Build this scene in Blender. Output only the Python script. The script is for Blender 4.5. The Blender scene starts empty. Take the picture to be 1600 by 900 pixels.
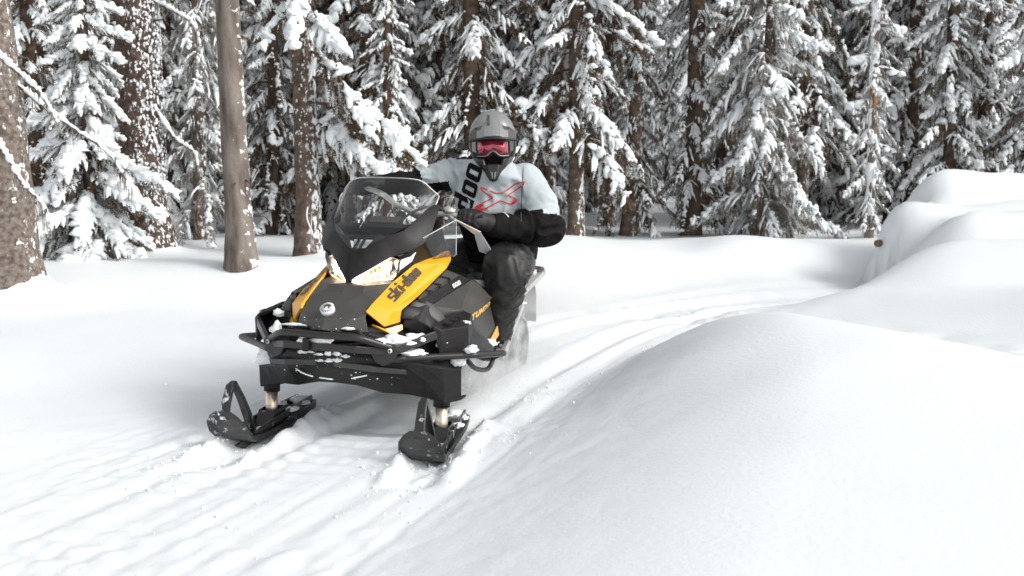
import bpy, bmesh, math, random
import numpy as np
from mathutils import Vector, Matrix, Euler, noise
from mathutils.bvhtree import BVHTree
random.seed(7); rng = np.random.default_rng(11)
R = math.radians
scene = bpy.context.scene
COL = scene.collection

# ------------------------------------------------------------ camera, sky, sun, exposure
cam_d = bpy.data.cameras.new('camera'); cam = bpy.data.objects.new('camera', cam_d); COL.objects.link(cam)
CAM_H = 1.2
cam.location = (0, 0, CAM_H)
cam.rotation_euler = (R(90) - math.atan((450 - 285) / 1650), 0, 0)
cam_d.sensor_width = 36; cam_d.lens = 1650 / 1600 * 36
cam_d.clip_start = 0.05; cam_d.clip_end = 600
cam_d.dof.use_dof = True; cam_d.dof.focus_distance = 4.9; cam_d.dof.aperture_fstop = 4.5
scene.camera = cam

SUN_EL, SUN_DX, SUN_DY = 36, 0.85, -0.42        # the sun stands to the right, set on the camera side to brighten the trees
world = bpy.data.worlds.new('World'); scene.world = world; world.use_nodes = True
wn = world.node_tree; wn.nodes.clear()
sky = wn.nodes.new('ShaderNodeTexSky'); sky.sky_type = 'NISHITA'; sky.sun_disc = False
sky.sun_elevation = R(SUN_EL); sky.sun_rotation = math.atan2(SUN_DX, SUN_DY)
sky.air_density = 1.0; sky.dust_density = 5.0; sky.ozone_density = 1.0; sky.altitude = 800
hsv = wn.nodes.new('ShaderNodeHueSaturation'); hsv.inputs['Saturation'].default_value = 0.16
bg = wn.nodes.new('ShaderNodeBackground'); bg.inputs['Strength'].default_value = 0.15
wo = wn.nodes.new('ShaderNodeOutputWorld')
wn.links.new(sky.outputs[0], hsv.inputs['Color']); wn.links.new(hsv.outputs[0], bg.inputs['Color']); wn.links.new(bg.outputs[0], wo.inputs['Surface'])
sun_d = bpy.data.lights.new('sun', 'SUN'); sun_d.energy = 0.9; sun_d.angle = R(16); sun_d.color = (1.0, 0.965, 0.92)
sun = bpy.data.objects.new('sun', sun_d); COL.objects.link(sun)
to_sun = Vector((SUN_DX, SUN_DY, 0)).normalized() * math.cos(R(SUN_EL)) + Vector((0, 0, math.sin(R(SUN_EL))))
sun.rotation_euler = (-to_sun).to_track_quat('-Z', 'Y').to_euler(); sun.location = (8, 6, 12)
vs = scene.view_settings
vs.view_transform = 'Standard'; vs.look = 'None'; vs.gamma = 1; vs.exposure = 0.6; vs.use_curve_mapping = False
scene.cycles.max_bounces = 8; scene.cycles.volume_bounces = 3; scene.cycles.transparent_max_bounces = 12

# ------------------------------------------------------------ materials
def mat(name, col, rough=0.6, metal=0.0, var=0.0, vscale=8.0, bump=0.0, bscale=60.0, coat=0.0, spec=0.5, col2=None, detail=6, coord='Object'):
    m = bpy.data.materials.new(name); m.use_nodes = True
    nt = m.node_tree; b = nt.nodes['Principled BSDF']
    b.inputs['Base Color'].default_value = (*col, 1); b.inputs['Roughness'].default_value = rough
    b.inputs['Metallic'].default_value = metal; b.inputs['Coat Weight'].default_value = coat
    b.inputs['Specular IOR Level'].default_value = spec
    tc = nt.nodes.new('ShaderNodeTexCoord')
    if var > 0 or col2:
        n = nt.nodes.new('ShaderNodeTexNoise'); n.inputs['Scale'].default_value = vscale; n.inputs['Detail'].default_value = detail
        nt.links.new(tc.outputs[coord], n.inputs['Vector'])
        if name == 'bark_smooth':
            mpz = nt.nodes.new('ShaderNodeMapping'); mpz.inputs['Scale'].default_value = (2.2, 2.2, .45); nt.links.new(tc.outputs[coord], mpz.inputs['Vector']); nt.links.new(mpz.outputs[0], n.inputs['Vector'])
        r = nt.nodes.new('ShaderNodeValToRGB')
        c2 = col2 or tuple(min(1, c * (1 + var)) for c in col)
        c1 = col if col2 else tuple(c * (1 - var) for c in col)
        r.color_ramp.elements[0].position = 0.35; r.color_ramp.elements[1].position = 0.65
        r.color_ramp.elements[0].color = (*c1, 1); r.color_ramp.elements[1].color = (*c2, 1)
        nt.links.new(n.outputs['Fac'], r.inputs['Fac']); nt.links.new(r.outputs['Color'], b.inputs['Base Color'])
        rr = nt.nodes.new('ShaderNodeMapRange'); rr.inputs['To Min'].default_value = max(0.02, rough - 0.1); rr.inputs['To Max'].default_value = min(1, rough + 0.12)
        nt.links.new(n.outputs['Fac'], rr.inputs['Value']); nt.links.new(rr.outputs['Result'], b.inputs['Roughness'])
    if bump > 0:
        n2 = nt.nodes.new('ShaderNodeTexNoise'); n2.inputs['Scale'].default_value = bscale; n2.inputs['Detail'].default_value = 5
        nt.links.new(tc.outputs[coord], n2.inputs['Vector'])
        bp = nt.nodes.new('ShaderNodeBump'); bp.inputs['Strength'].default_value = bump; bp.inputs['Distance'].default_value = 0.01
        nt.links.new(n2.outputs['Fac'], bp.inputs['Height']); nt.links.new(bp.outputs['Normal'], b.inputs['Normal'])
    return m

def snow_speckled(m, lo, hi, scale, bias=None, stretch=(1, 1, 1)):
    """wet snow stuck to a rough surface: a noise mask between the bark colour and white"""
    nt = m.node_tree; b = nt.nodes['Principled BSDF']
    src = b.inputs['Base Color'].links[0].from_socket if b.inputs['Base Color'].links else None
    tc = nt.nodes.new('ShaderNodeTexCoord'); mp = nt.nodes.new('ShaderNodeMapping'); mp.inputs['Scale'].default_value = stretch
    n = nt.nodes.new('ShaderNodeTexNoise'); n.inputs['Scale'].default_value = scale; n.inputs['Detail'].default_value = 7; n.inputs['Roughness'].default_value = 0.65
    nt.links.new(tc.outputs['Object'], mp.inputs['Vector']); nt.links.new(mp.outputs[0], n.inputs['Vector'])
    fac = n.outputs['Fac']
    if bias:
        g = nt.nodes.new('ShaderNodeNewGeometry'); d = nt.nodes.new('ShaderNodeVectorMath'); d.operation = 'DOT_PRODUCT'
        v = Vector(bias[:3]).normalized(); d.inputs[1].default_value = v
        nt.links.new(g.outputs['Normal'], d.inputs[0])
        ma = nt.nodes.new('ShaderNodeMath'); ma.operation = 'MULTIPLY_ADD'; ma.inputs[1].default_value = bias[3]
        nt.links.new(d.outputs['Value'], ma.inputs[0]); nt.links.new(fac, ma.inputs[2]); fac = ma.outputs[0]
    mr = nt.nodes.new('ShaderNodeMapRange'); mr.inputs['From Min'].default_value = lo; mr.inputs['From Max'].default_value = hi; mr.clamp = True
    nt.links.new(fac, mr.inputs['Value'])
    mx = nt.nodes.new('ShaderNodeMix'); mx.data_type = 'RGBA'
    nt.links.new(mr.outputs['Result'], mx.inputs['Factor'])
    if src: nt.links.new(src, mx.inputs['A'])
    else: mx.inputs['A'].default_value = b.inputs['Base Color'].default_value
    mx.inputs['B'].default_value = (0.86, 0.885, 0.9, 1)
    nt.links.new(mx.outputs['Result'], b.inputs['Base Color'])
    return m

M = {}
M['snow'] = mat('snow', (0.755, 0.79, 0.802), 0.75, var=0.02, vscale=0.6, bump=0.2, bscale=45, coord='Object', spec=0.25)
M['snow_clump'] = mat('snow_clump', (0.90, 0.93, 0.94), 0.8, bump=0.5, bscale=30, spec=0.2)
M['needles'] = mat('needles', (0.085, 0.056, 0.034), 0.85, col2=(0.17, 0.12, 0.078), vscale=1.6, spec=0.2)
M['needles_frost'] = mat('needles_frost', (0.13, 0.095, 0.07), 0.85, col2=(0.52, 0.50, 0.47), vscale=7.0, spec=0.2)
M['bark_dark'] = mat('bark_dark', (0.075, 0.048, 0.036), 0.9, col2=(0.16, 0.115, 0.088), vscale=14, bump=1.0, bscale=40, spec=0.2)
M['bark_grey'] = mat('bark_grey', (0.12, 0.09, 0.075), 0.9, col2=(0.22, 0.18, 0.155), vscale=9, bump=0.9, bscale=30, spec=0.2)
M['bark_pale'] = snow_speckled(mat('bark_pale', (0.10, 0.076, 0.062), 0.9, col2=(0.25, 0.21, 0.18), vscale=28, bump=1.0, bscale=35, spec=0.2), 0.75, 0.80, 17, (1, 0.0, 0.1, 0.20))
M['bark_speckled'] = snow_speckled(mat('bark_speckled', (0.05, 0.034, 0.027), 0.9, col2=(0.13, 0.09, 0.07), vscale=14, bump=1.0, bscale=40, spec=0.2), 0.62, 0.66, 30, (0.9, -0.5, 0.1, 0.10), (1, 1, .6))
M['bark_smooth'] = snow_speckled(mat('bark_smooth', (0.085, 0.066, 0.055), 0.85, col2=(0.235, 0.20, 0.175), vscale=5, bump=0.8, bscale=26, spec=0.2), 0.70, 0.75, 12, (1, -0.1, 0.1, 0.16))
M['bark_brown'] = snow_speckled(mat('bark_brown', (0.085, 0.060, 0.046), 0.9, col2=(0.19, 0.142, 0.112), vscale=10, bump=1.0, bscale=30, spec=0.2), 0.60, 0.65, 24, (1, -0.1, 0.1, 0.12), (1, 1, .6))
M['dead_wood'] = mat('dead_wood', (0.36, 0.16, 0.055), 0.8, col2=(0.5, 0.27, 0.12), vscale=8, spec=0.2)
M['log_end'] = mat('log_end', (0.12, 0.06, 0.03), 0.85, col2=(0.3, 0.17, 0.09), vscale=20, spec=0.2)
M['limb_snow'] = M['snow_clump']

# ------------------------------------------------------------ helpers
def tag(o, label=None, cat=None, group=None, kind=None):
    if label: o['label'] = label
    if cat: o['category'] = cat
    if group: o['group'] = group
    if kind: o['kind'] = kind
    return o
def empty(name, loc=(0, 0, 0), rot=(0, 0, 0), parent=None):
    o = bpy.data.objects.new(name, None); COL.objects.link(o); o.location = loc; o.rotation_euler = rot
    o.empty_display_size = 0.2
    if parent: o.parent = parent
    return o
def link(name, me, m=None, parent=None, smooth=False):
    o = bpy.data.objects.new(name, me); COL.objects.link(o)
    if m: me.materials.append(m)
    if parent: o.parent = parent
    if smooth: me.shade_smooth()
    return o
def mesh_np(name, V, F, smooth=True):
    """V (n,3); F a list of equal-width face arrays"""
    me = bpy.data.meshes.new(name)
    V = np.asarray(V, dtype=np.float32)
    Fs = [np.asarray(f, dtype=np.int32) for f in F if len(f)]
    loops = np.concatenate([f.ravel() for f in Fs]); tot = np.concatenate([np.full(len(f), f.shape[1], dtype=np.int32) for f in Fs])
    starts = np.concatenate([[0], np.cumsum(tot)[:-1]]).astype(np.int32)
    me.vertices.add(len(V)); me.vertices.foreach_set('co', V.ravel())
    me.loops.add(len(loops)); me.loops.foreach_set('vertex_index', loops)
    me.polygons.add(len(tot)); me.polygons.foreach_set('loop_start', starts); me.polygons.foreach_set('loop_total', tot)
    me.polygons.foreach_set('use_smooth', np.full(len(tot), smooth))
    me.update(calc_edges=True)
    return me

def smoothstep(a, b, x):
    t = np.clip((x - a) / (b - a), 0, 1); return t * t * (3 - 2 * t)
def vnoise(x, y, seed=0):
    """value noise on numpy arrays, about -1..1"""
    xi = np.floor(x).astype(np.int64); yi = np.floor(y).astype(np.int64); xf = x - xi; yf = y - yi
    u = xf * xf * (3 - 2 * xf); v = yf * yf * (3 - 2 * yf)
    def h(a, b):
        n = (a * 374761393 + b * 668265263 + seed * 974634777) & 0xffffffff
        n = ((n ^ (n >> 13)) * 1274126177) & 0xffffffff; n = (n ^ (n >> 16)) & 0xffff
        return n / 32767.5 - 1
    return (h(xi, yi) * (1 - u) + h(xi + 1, yi) * u) * (1 - v) + (h(xi, yi + 1) * (1 - u) + h(xi + 1, yi + 1) * u) * v
def fbm(x, y, seed=0, o=4):
    s = 0; a = 1
    for k in range(o):
        c, s_ = math.cos(k * 1.1), math.sin(k * 1.1)
        s = s + a * vnoise(x * c - y * s_, x * s_ + y * c, seed + k); x = x * 2.03; y = y * 2.03; a *= 0.5
    return s

# ------------------------------------------------------------ the ground: one sheet of snow
PATH = [(-2.45, -1.0), (-1.9, 0.8), (-1.45, 2.3), (-1.05, 3.5), (-0.707, 4.54), (-0.2, 6.2), (0.55, 8.0), (1.7, 9.3), (3.2, 10.0), (6, 11)]
PATH2 = [(0.9, 8.9), (1.6, 8.3), (2.35, 7.45), (3.1, 6.5), (4.2, 5.2), (6.5, 3.4)]
def poly_dist(x, y, pts):
    """signed distance (positive to the right of the way back) and arc position"""
    best = np.full(x.shape, 1e9); sd = np.zeros(x.shape); arc = np.zeros(x.shape); acc = 0
    for (x0, y0), (x1, y1) in zip(pts, pts[1:]):
        dx, dy = x1 - x0, y1 - y0; L = math.hypot(dx, dy)
        t = np.clip(((x - x0) * dx + (y - y0) * dy) / L / L, 0, 1)
        px, py = x0 + dx * t, y0 + dy * t; d = np.hypot(x - px, y - py)
        sg = np.sign((x - x0) * dy - (y - y0) * dx); m = d < best
        sd = np.where(m, d * sg, sd); arc = np.where(m, acc + t * L, arc); best = np.minimum(best, d); acc += L
    return sd, arc
def catmull(pts, n=8):
    P = [pts[0]] + list(pts) + [pts[-1]]; out = []
    for i in range(1, len(P) - 2):
        for k in range(n):
            t = k / n; p0, p1, p2, p3 = [np.array(P[i + j], float) for j in (-1, 0, 1, 2)]
            out.append(tuple(0.5 * (2 * p1 + (p2 - p0) * t + (2 * p0 - 5 * p1 + 4 * p2 - p3) * t * t + (3 * p1 - p0 - 3 * p2 + p3) * t ** 3)))
    out.append(tuple(pts[-1])); return out
PATHC = catmull(PATH, 5); PATH2C = catmull(PATH2, 5)
LOGS = [  # snow-covered logs of the pile: (x0, y0, x1, y1, top height, half width)
    (3.98, 10.5, 5.2, 10.3, 1.04, 0.40), (4.6, 11.1, 13, 10.6, 1.27, 0.55), (4.35, 9.9, 12, 8.6, 0.98, 0.75), (3.9, 9.0, 11, 7.2, 0.72, 0.8)]
def height(x, y, fine=True):
    s, a = poly_dist(x, y, PATHC); s2, a2 = poly_dist(x, y, PATH2C)
    w = fbm(x * 0.35, y * 0.35, 3, 3)
    s = s + 0.10 * w * smoothstep(0.5, 1.2, np.abs(s))
    far = 0.47 + 0.023 * np.maximum(0, y - 11) + 0.06 * fbm(x * 0.5, y * 0.5, 9, 3)
    left = 0.12 + 0.15 * smoothstep(0.7, 3.6, -s) + 0.22 * smoothstep(7.7, 9.4, y - .10 * x - .3) * smoothstep(0.8, 2.6, -s)
    mound = smoothstep(0.70, 1.95, s) ** 0.8 * (1 - 0.08 * smoothstep(2.0, 3.4, s)) * smoothstep(0.2, 2.6, np.abs(s2))
    right_in = 0.12 + (0.20 + 0.088 * np.clip(y - 2, 0, 4.4)) * mound
    bank = 0.15 + 0.24 * smoothstep(0.3, 1.6, np.abs(s2)) + 0.16 * smoothstep(1.2, 4.5, np.abs(s2))
    right = np.where(s2 < 0, np.maximum(bank, 0), right_in) if False else None
    side2 = smoothstep(-0.15, 0.15, -s2)                # s2 < 0: beyond the second track
    side2 = np.where(s2 < 0, 1.0, 0.0)
    right = right_in * (1 - side2) + bank * side2 * smoothstep(0.35, 1.2, s) + 0.12 * side2 * (1 - smoothstep(0.35, 1.2, s))
    h = np.where(s < 0, left, right)
    k = smoothstep(9.3, 11.6, y + 0.25 * fbm(x * 0.8, y * 0.3, 5, 2) - 0.10 * np.maximum(0, x))
    inpath = 1 - smoothstep(0.9, 1.6, np.abs(s))
    k = k * (1 - 0.55 * inpath)
    h = h * (1 - k) + far * k
    h = h + (0.09 + 0.05 * fbm(x * .9, y * .2, 44, 2)) * np.exp(-((y - 11.5 - .25 * fbm(x * .6, x * 0, 45, 2)) / .7) ** 2) * smoothstep(-2.2, -.5, x) * (1 - smoothstep(3.0, 3.8, x)) * (1 - .7 * np.exp(-((x - 1.75) / .5) ** 2))
    h = h + 0.10 * np.exp(-((x - 0.8) / 0.9) ** 2 - ((y - 11.6) / 0.8) ** 2) + 0.08 * np.exp(-((x - 2.2) / 0.7) ** 2 - ((y - 12.2) / 0.8) ** 2) + 0.05 * np.exp(-((x + 2.4) / 1.4) ** 2 - ((y - 9.2) / 0.9) ** 2)
    for i, (x0, y0, x1, y1, top, hw) in enumerate(LOGS):
        dx, dy = x1 - x0, y1 - y0; L = math.hypot(dx, dy)
        t = ((x - x0) * dx + (y - y0) * dy) / L; t = np.where(t > L, L - t, t) if i == 0 else t; u = np.abs((x - x0) * dy - (y - y0) * dx) / L
        e = np.clip(-t, 0, None) + 0.0; r = np.sqrt((u / hw) ** 2 + (e / (0.40 if i == 0 else 0.6 if i == 1 else 1.1)) ** 2)
        wob = 1 + 0.05 * fbm(x * 0.9 + i * 7, y * 0.9, 20 + i, 3)
        prof = np.sqrt(np.clip(1 - np.clip(r, 0, 1) ** 2.2, 0, 1)) if i < 2 else 1 - smoothstep(0, 1, r)
        h = np.maximum(h, h * (1 - prof) + (top * wob) * prof) if i < 2 else np.maximum(h, h * (1 - prof) + top * wob * prof)
    for x0, y0, r_, hh in ((-3.82, 7.9, .26, .26), (-3.58, 10.4, .19, .16), (-2.286, 9.0, .11, .05), (-2.03, 10.6, .12, .08)):
        d_ = np.maximum(0, np.hypot(x - x0, y - y0) - r_); h = h + hh * (.55 + .45 * np.clip((x - x0) / (d_ + r_), -1, 1)) * np.exp(-d_ / .14)
    h = h + 0.022 * fbm(x * 0.7, y * 0.7, 1, 3) * smoothstep(0.3, 1.4, np.abs(s))
    if fine:
        tr = (1 - smoothstep(0.75, 1.15, np.abs(s))) * (1 - 0.6 * smoothstep(8, 12, y)); u = s + 0.05 * fbm(a * 0.25, a * 0.0, 40, 2)
        def rut(c, wd, dep): return -dep * np.exp(-((u - c) / wd) ** 2) + 0.35 * dep * (np.exp(-((u - c - 1.9 * wd) / wd) ** 2) + np.exp(-((u - c + 1.9 * wd) / wd) ** 2))
        behind = smoothstep(4.3, 4.8, y)
        old = sum(rut(c, w_, d_) for c, w_, d_ in ((-.95, .03, .012), (-.72, .045, .018), (-.58, .022, .010), (-.33, .03, .012), (-.14, .045, .018), (-.02, .02, .008), (.13, .03, .014), (.30, .022, .010), (.44, .045, .018), (.60, .03, .012), (.74, .022, .008)))
        own = rut(-0.41, 0.07, 0.035) + rut(0.41, 0.07, 0.035) - 0.05 * (1 - smoothstep(0.17, 0.22, np.abs(u)))
        ribs = 0.007 * np.sin(a * 2 * math.pi / 0.13) * (1 - smoothstep(0.2, 0.32, np.abs(u + 0.05))) * (0.5 + 0.5 * fbm(x * 3, y * 3, 55, 2))
        rough = 0.0045 * fbm(u * 16, a * 1.1, 60, 4) + 0.005 * fbm(x * 17, y * 17, 61, 3) * smoothstep(-0.3, 0.7, fbm(x * 2, y * 2, 62, 2))
        h = h + tr * smoothstep(-1.15, -.6, s) * (old * (0.16 + 0.26 * smoothstep(-.6, .6, fbm(u * 2.2, a * .5, 33, 2))) * (1 - behind) + own * behind + ribs + rough)
        edge = np.exp(-((np.abs(s) - 1.15) / 0.3) ** 2)
        h = h + edge * 0.004 * fbm(x * 7, y * 7, 70, 4)
        t2 = 1 - smoothstep(0.2, 0.6, np.abs(s2))
        h = h + t2 * (0.022 * fbm(x * 5, y * 5, 80, 4) - 0.03)
        for (cx, cy, ang) in ((-1.10, 4.27, 1.39), (-0.315, 4.02, 1.45)):       # snow pushed up along each ski
            du = (x - cx) * math.sin(ang) - (y - cy) * math.cos(ang); dv = (x - cx) * math.cos(ang) + (y - cy) * math.sin(ang)
            h = h + (0.030 * np.exp(-((np.abs(du) - .115) / .035) ** 2) - 0.03 * np.exp(-(du / .08) ** 4)) * smoothstep(-.40, -.25, dv) * (1 - smoothstep(.5, 1.0, dv)) * (1 + .6 * fbm(x * 14, y * 14, 66, 3))
    return h
def axis(lo, a, b, hi, fine, grow):
    xs = list(np.arange(a, b, fine)); st = fine; x = xs[-1]
    while x < hi: st *= grow; x += st; xs.append(x)
    st = fine; x = xs[0]; pre = []
    while x > lo: st *= grow; x -= st; pre.append(x)
    return np.array(pre[::-1] + xs)
gx = axis(-160, -2.6, 1.9, 160, 0.018, 1.045); gy = axis(-25, 1.6, 7.0, 260, 0.022, 1.03)
GX, GY = np.meshgrid(gx, gy)
GZ = height(GX.ravel(), GY.ravel()).reshape(GX.shape)
nx, ny = len(gx), len(gy)
idx = np.arange(nx * ny).reshape(ny, nx)
quads = np.stack([idx[:-1, :-1], idx[:-1, 1:], idx[1:, 1:], idx[1:, :-1]], -1).reshape(-1, 4)
ground = link('snow_ground', mesh_np('snow_ground', np.stack([GX.ravel(), GY.ravel(), GZ.ravel()], 1), [quads]), M['snow'])
tag(ground, kind='structure')
def gh(x, y): return float(height(np.array([float(x)]), np.array([float(y)]), False)[0])

# ------------------------------------------------------------ trees
def cyl_np(P, Rr, seg=8, cap=True):
    """tube through points P (n,3) with radii Rr -> V, quads, (cap tris)"""
    P = np.asarray(P, float); n = len(P); V = []
    T = np.gradient(P, axis=0); T /= np.linalg.norm(T, axis=1)[:, None] + 1e-9
    ref = np.array([0, 0, 1.0]) if abs(T[0][2]) < 0.9 else np.array([1.0, 0, 0])
    u = np.cross(ref, T[0]); u /= np.linalg.norm(u)
    for i in range(n):
        u = u - T[i] * np.dot(u, T[i]); u /= np.linalg.norm(u); w = np.cross(T[i], u)
        for k in range(seg):
            an = 2 * math.pi * k / seg; V.append(P[i] + Rr[i] * (u * math.cos(an) + w * math.sin(an)))
    Q = []
    for i in range(n - 1):
        for k in range(seg):
            k2 = (k + 1) % seg; Q.append((i * seg + k, i * seg + k2, (i + 1) * seg + k2, (i + 1) * seg + k))
    tri = []
    if cap:
        V.append(P[0]); V.append(P[-1]); a = n * seg; b = a + 1
        for k in range(seg):
            k2 = (k + 1) % seg; tri.append((a, k2, k)); tri.append((b, (n - 1) * seg + k, (n - 1) * seg + k2))
    return np.array(V), np.array(Q, int), np.array(tri, int).reshape(-1, 3)
def lump_template(nu=7, nv=5):
    V = [(0, 0, 1)]
    for j in range(1, nv):
        ph = math.pi * j / nv
        for i in range(nu): V.append((math.sin(ph) * math.cos(2 * math.pi * i / nu + j * .4), math.sin(ph) * math.sin(2 * math.pi * i / nu + j * .4), math.cos(ph)))
    V.append((0, 0, -1)); F = []
    for i in range(nu): F.append((0, 1 + i, 1 + (i + 1) % nu))
    for j in range(nv - 2):
        for i in range(nu):
            a = 1 + j * nu + i; b = 1 + j * nu + (i + 1) % nu; c = a + nu; d = b + nu
            F.append((a, c, d)); F.append((a, d, b))
    L = len(V) - 1
    for i in range(nu): F.append((L, L - nu + (i + 1) % nu, L - nu + i))
    return np.array(V), np.array(F)
LV, LF = lump_template(); SV, SF = lump_template(6, 4); BV, BF = lump_template(12, 8)
class Acc:
    def __init__(s): s.V = []; s.T = []; s.n = 0
    def add(s, V, T): s.V.append(V); s.T.append(T + s.n); s.n += len(V)
    def arr(s): return np.concatenate(s.V), np.concatenate(s.T)
def lump(acc, c, ax, rl, rw, rh, r, tmpl=None):
    tv, tf = tmpl if tmpl else (SV, SF)
    ax = ax / (np.linalg.norm(ax) + 1e-9); up = np.array([0, 0, 1.0]) - ax * ax[2]; up /= np.linalg.norm(up) + 1e-9; sd = np.cross(up, ax)
    j = 1 + r.uniform(-0.28, 0.28, (len(tv), 1))
    v = tv * j; z = np.where(v[:, 2] < 0, v[:, 2] * 0.55, v[:, 2])
    acc.add(c + v[:, 0:1] * rl * ax + v[:, 1:2] * rw * sd + z[:, None] * rh * up, tf)
def make_branch(seed, snow=1.0, droop=0.5, pads=5, psz=1.0, fingers=.82):
    """one bough of length 1 along +x: needles and snow arrays"""
    r = np.random.default_rng(seed); need = Acc(); sn = Acc()
    a = droop * r.uniform(0.7, 1.2); bend = r.uniform(-0.12, 0.12)
    def sp(t): return np.array([t * (1 - 0.12 * a), bend * t * t, 0.06 * t - a * t ** 1.7 + 0.10 * a * t ** 4])
    V, Q, T = cyl_np([sp(t) for t in np.linspace(0, 1, 6)], [0.014 * (1 - 0.8 * t) for t in np.linspace(0, 1, 6)], 4, False)
    need.add(V, np.concatenate([Q[:, [0, 1, 2]], Q[:, [0, 2, 3]]]))
    t_of = lambda p: min(1.0, max(0.0, p[0]))
    tw = []
    n = 30
    for i in range(n):
        t = 0.16 + 0.84 * (i + r.uniform(0, 0.8)) / n; sgn = 1 if i % 2 else -1
        L = r.uniform(0.55, 1.1) * (0.36 * (1 - t) ** 0.8 + 0.13)
        p = sp(t); d = sp(min(1, t + .02)) - sp(t - .02); d /= np.linalg.norm(d)
        out = np.array([-d[1], d[0], 0]) * sgn
        dirv = d * r.uniform(0.5, 0.9) + out * r.uniform(0.5, 1.0) + np.array([0, 0, -r.uniform(0.1, 0.7)])
        tw.append((p, dirv / np.linalg.norm(dirv), L))
        if r.random() < 0.55:      # hanging twiglets below the bough
            dv = d * 0.3 + out * r.uniform(-0.3, 0.3) + np.array([0, 0, -1.0]); tw.append((p, dv / np.linalg.norm(dv), L * r.uniform(0.5, 0.95)))
    tw.append((sp(0.92), (sp(1.0) - sp(0.9)) / np.linalg.norm(sp(1.0) - sp(0.9)), 0.16))
    for p, d, L in tw:
        m = max(3, int(L / 0.021)); ts = np.linspace(0.02, 1, m); P = p + np.outer(ts * L, d) + np.outer(ts ** 2 * L * -0.22, [0, 0, 1])
        k = 3
        base = np.repeat(P, k, 0); N = len(base)
        rad = r.normal(size=(N, 3)); rad -= np.outer(rad @ d, d); rad /= np.linalg.norm(rad, axis=1)[:, None] + 1e-9
        dirn = d * r.uniform(0.5, 1.1, (N, 1)) + rad * r.uniform(0.5, 1, (N, 1)); dirn /= np.linalg.norm(dirn, axis=1)[:, None]
        ln = r.uniform(0.024, 0.05, (N, 1)); side = np.cross(dirn, rad); side /= np.linalg.norm(side, axis=1)[:, None] + 1e-9
        wd = 0.0085
        V = np.stack([base - side * wd, base + side * wd, base + dirn * ln], 1).reshape(-1, 3)
        need.add(V, np.arange(len(V)).reshape(-1, 3))
        if r.random() < (fingers if d[2] > -0.85 else 0.22) * snow:      # one irregular finger of snow along the twig
            w = r.uniform(0.011, 0.026) * (0.7 + 0.5 * snow); m2 = 6; ts = np.linspace(r.uniform(-.05, .2), r.uniform(.75, 1.02), m2)
            PP = p + np.outer(ts * L, d) + np.outer(ts ** 2 * L * -0.22, [0, 0, 1]) + np.array([0, 0, w * .45]) + r.normal(0, .005, (m2, 3))
            rr_ = w * np.array([.35, .95, 1.15, 1.0, .8, .2]) * r.uniform(.65, 1.35, m2) * (0.75 + 1.0 * t_of(p))
            V, Q, T = cyl_np(PP, rr_, 6, False); c0 = np.repeat(PP, 6, 0); dz = V[:, 2] - c0[:, 2]; V[:, 2] = c0[:, 2] + np.where(dz < 0, dz * .5, dz * .9)
            sn.add(V * (1 + 0 * V), np.concatenate([Q[:, [0, 1, 2]], Q[:, [0, 2, 3]]]))
        if r.random() < 0.30 * snow:
            w = r.uniform(0.010, 0.026); lump(sn, p + d * L * r.uniform(.1, .9) + r.normal(0, .012, 3), r.normal(0, 1, 3), w * 1.3, w, w * .8, r)
    for q in range(int(round(pads * snow))):        # merged pads weighing the outer half down
        t = r.uniform(.38, .98); w = psz * r.uniform(.032, .075) * (.55 + .45 * snow); d = sp(min(1, t + .02)) - sp(t - .02)
        lump(sn, sp(t) + np.array([0, r.uniform(-.10, .10) * (1.15 - t), .012]), d + r.normal(0, .3, 3) * .1, w * r.uniform(1.0, 1.6), w, w * .62, r, (LV, LF))
    for t in np.linspace(0.12, 0.97, 12):
        if r.random() < 0.88 * snow:
            d = sp(t + .02) - sp(t - .02); w = r.uniform(0.016, 0.044) * (0.6 + 0.6 * snow) * (0.5 + 0.8 * t)
            lump(sn, sp(t) + np.array([0, r.uniform(-.035, .035), 0.014]), d + r.normal(0, .4, 3), w * r.uniform(1.2, 2.0), w, w * 0.75, r, (LV, LF))
    return need.arr(), sn.arr()
BR_HEAVY = [make_branch(100 + i, (1.2, .9, 1.3, .75)[i % 4], (.55, .8, .95, .7)[i % 4], 9, 1.1, .62) for i in range(8)]
BR_MID = [make_branch(200 + i, (.9, .55, .75, 1.05)[i % 4], (.8, 1.1, .95, .7)[i % 4], 7, 1.0, .62) for i in range(8)]
BR_THIN = [make_branch(300 + i, (.5, .3, .65)[i % 3], (1.0, 1.4, 1.2)[i % 3]) for i in range(6)]
def rotz(v, a):
    c, s = math.cos(a), math.sin(a); return v @ np.array([[c, s, 0], [-s, c, 0], [0, 0, 1]])
def crown(seed, z0, z1, r0, r1, dens, sets, top=None, keep=None):
    """boughs from height z0 to z1, length falling from r0 to r1"""
    r = np.random.default_rng(seed); A = Acc(); S = Acc(); n = int((z1 - z0) * dens)
    for i in range(n):
        t = (i + r.random()) / n; z = z0 + (z1 - z0) * t; az = i * 2.399 + r.uniform(-0.4, 0.4)
        if keep and not keep(z, az % (2 * math.pi), r): continue
        L = (r0 + (r1 - r0) * t) * r.uniform(0.5, 1.15); br = sets[r.integers(len(sets))]
        tilt = r.uniform(-0.35, 0.28); c, s_ = math.cos(tilt), math.sin(tilt); fl = 1 if r.random() < .5 else -1
        for (V, T), acc in ((br[0], A), (br[1], S)):
            W = V * np.array([L, L * fl, L]) if L > 0 else V
            if fl < 0: T = T[:, ::-1]
            W = np.stack([W[:, 0] * c + W[:, 2] * s_, W[:, 1], -W[:, 0] * s_ + W[:, 2] * c], 1)
            acc.add(rotz(W, az) + np.array([0, 0, z]), T)
    return A.arr(), S.arr()
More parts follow.
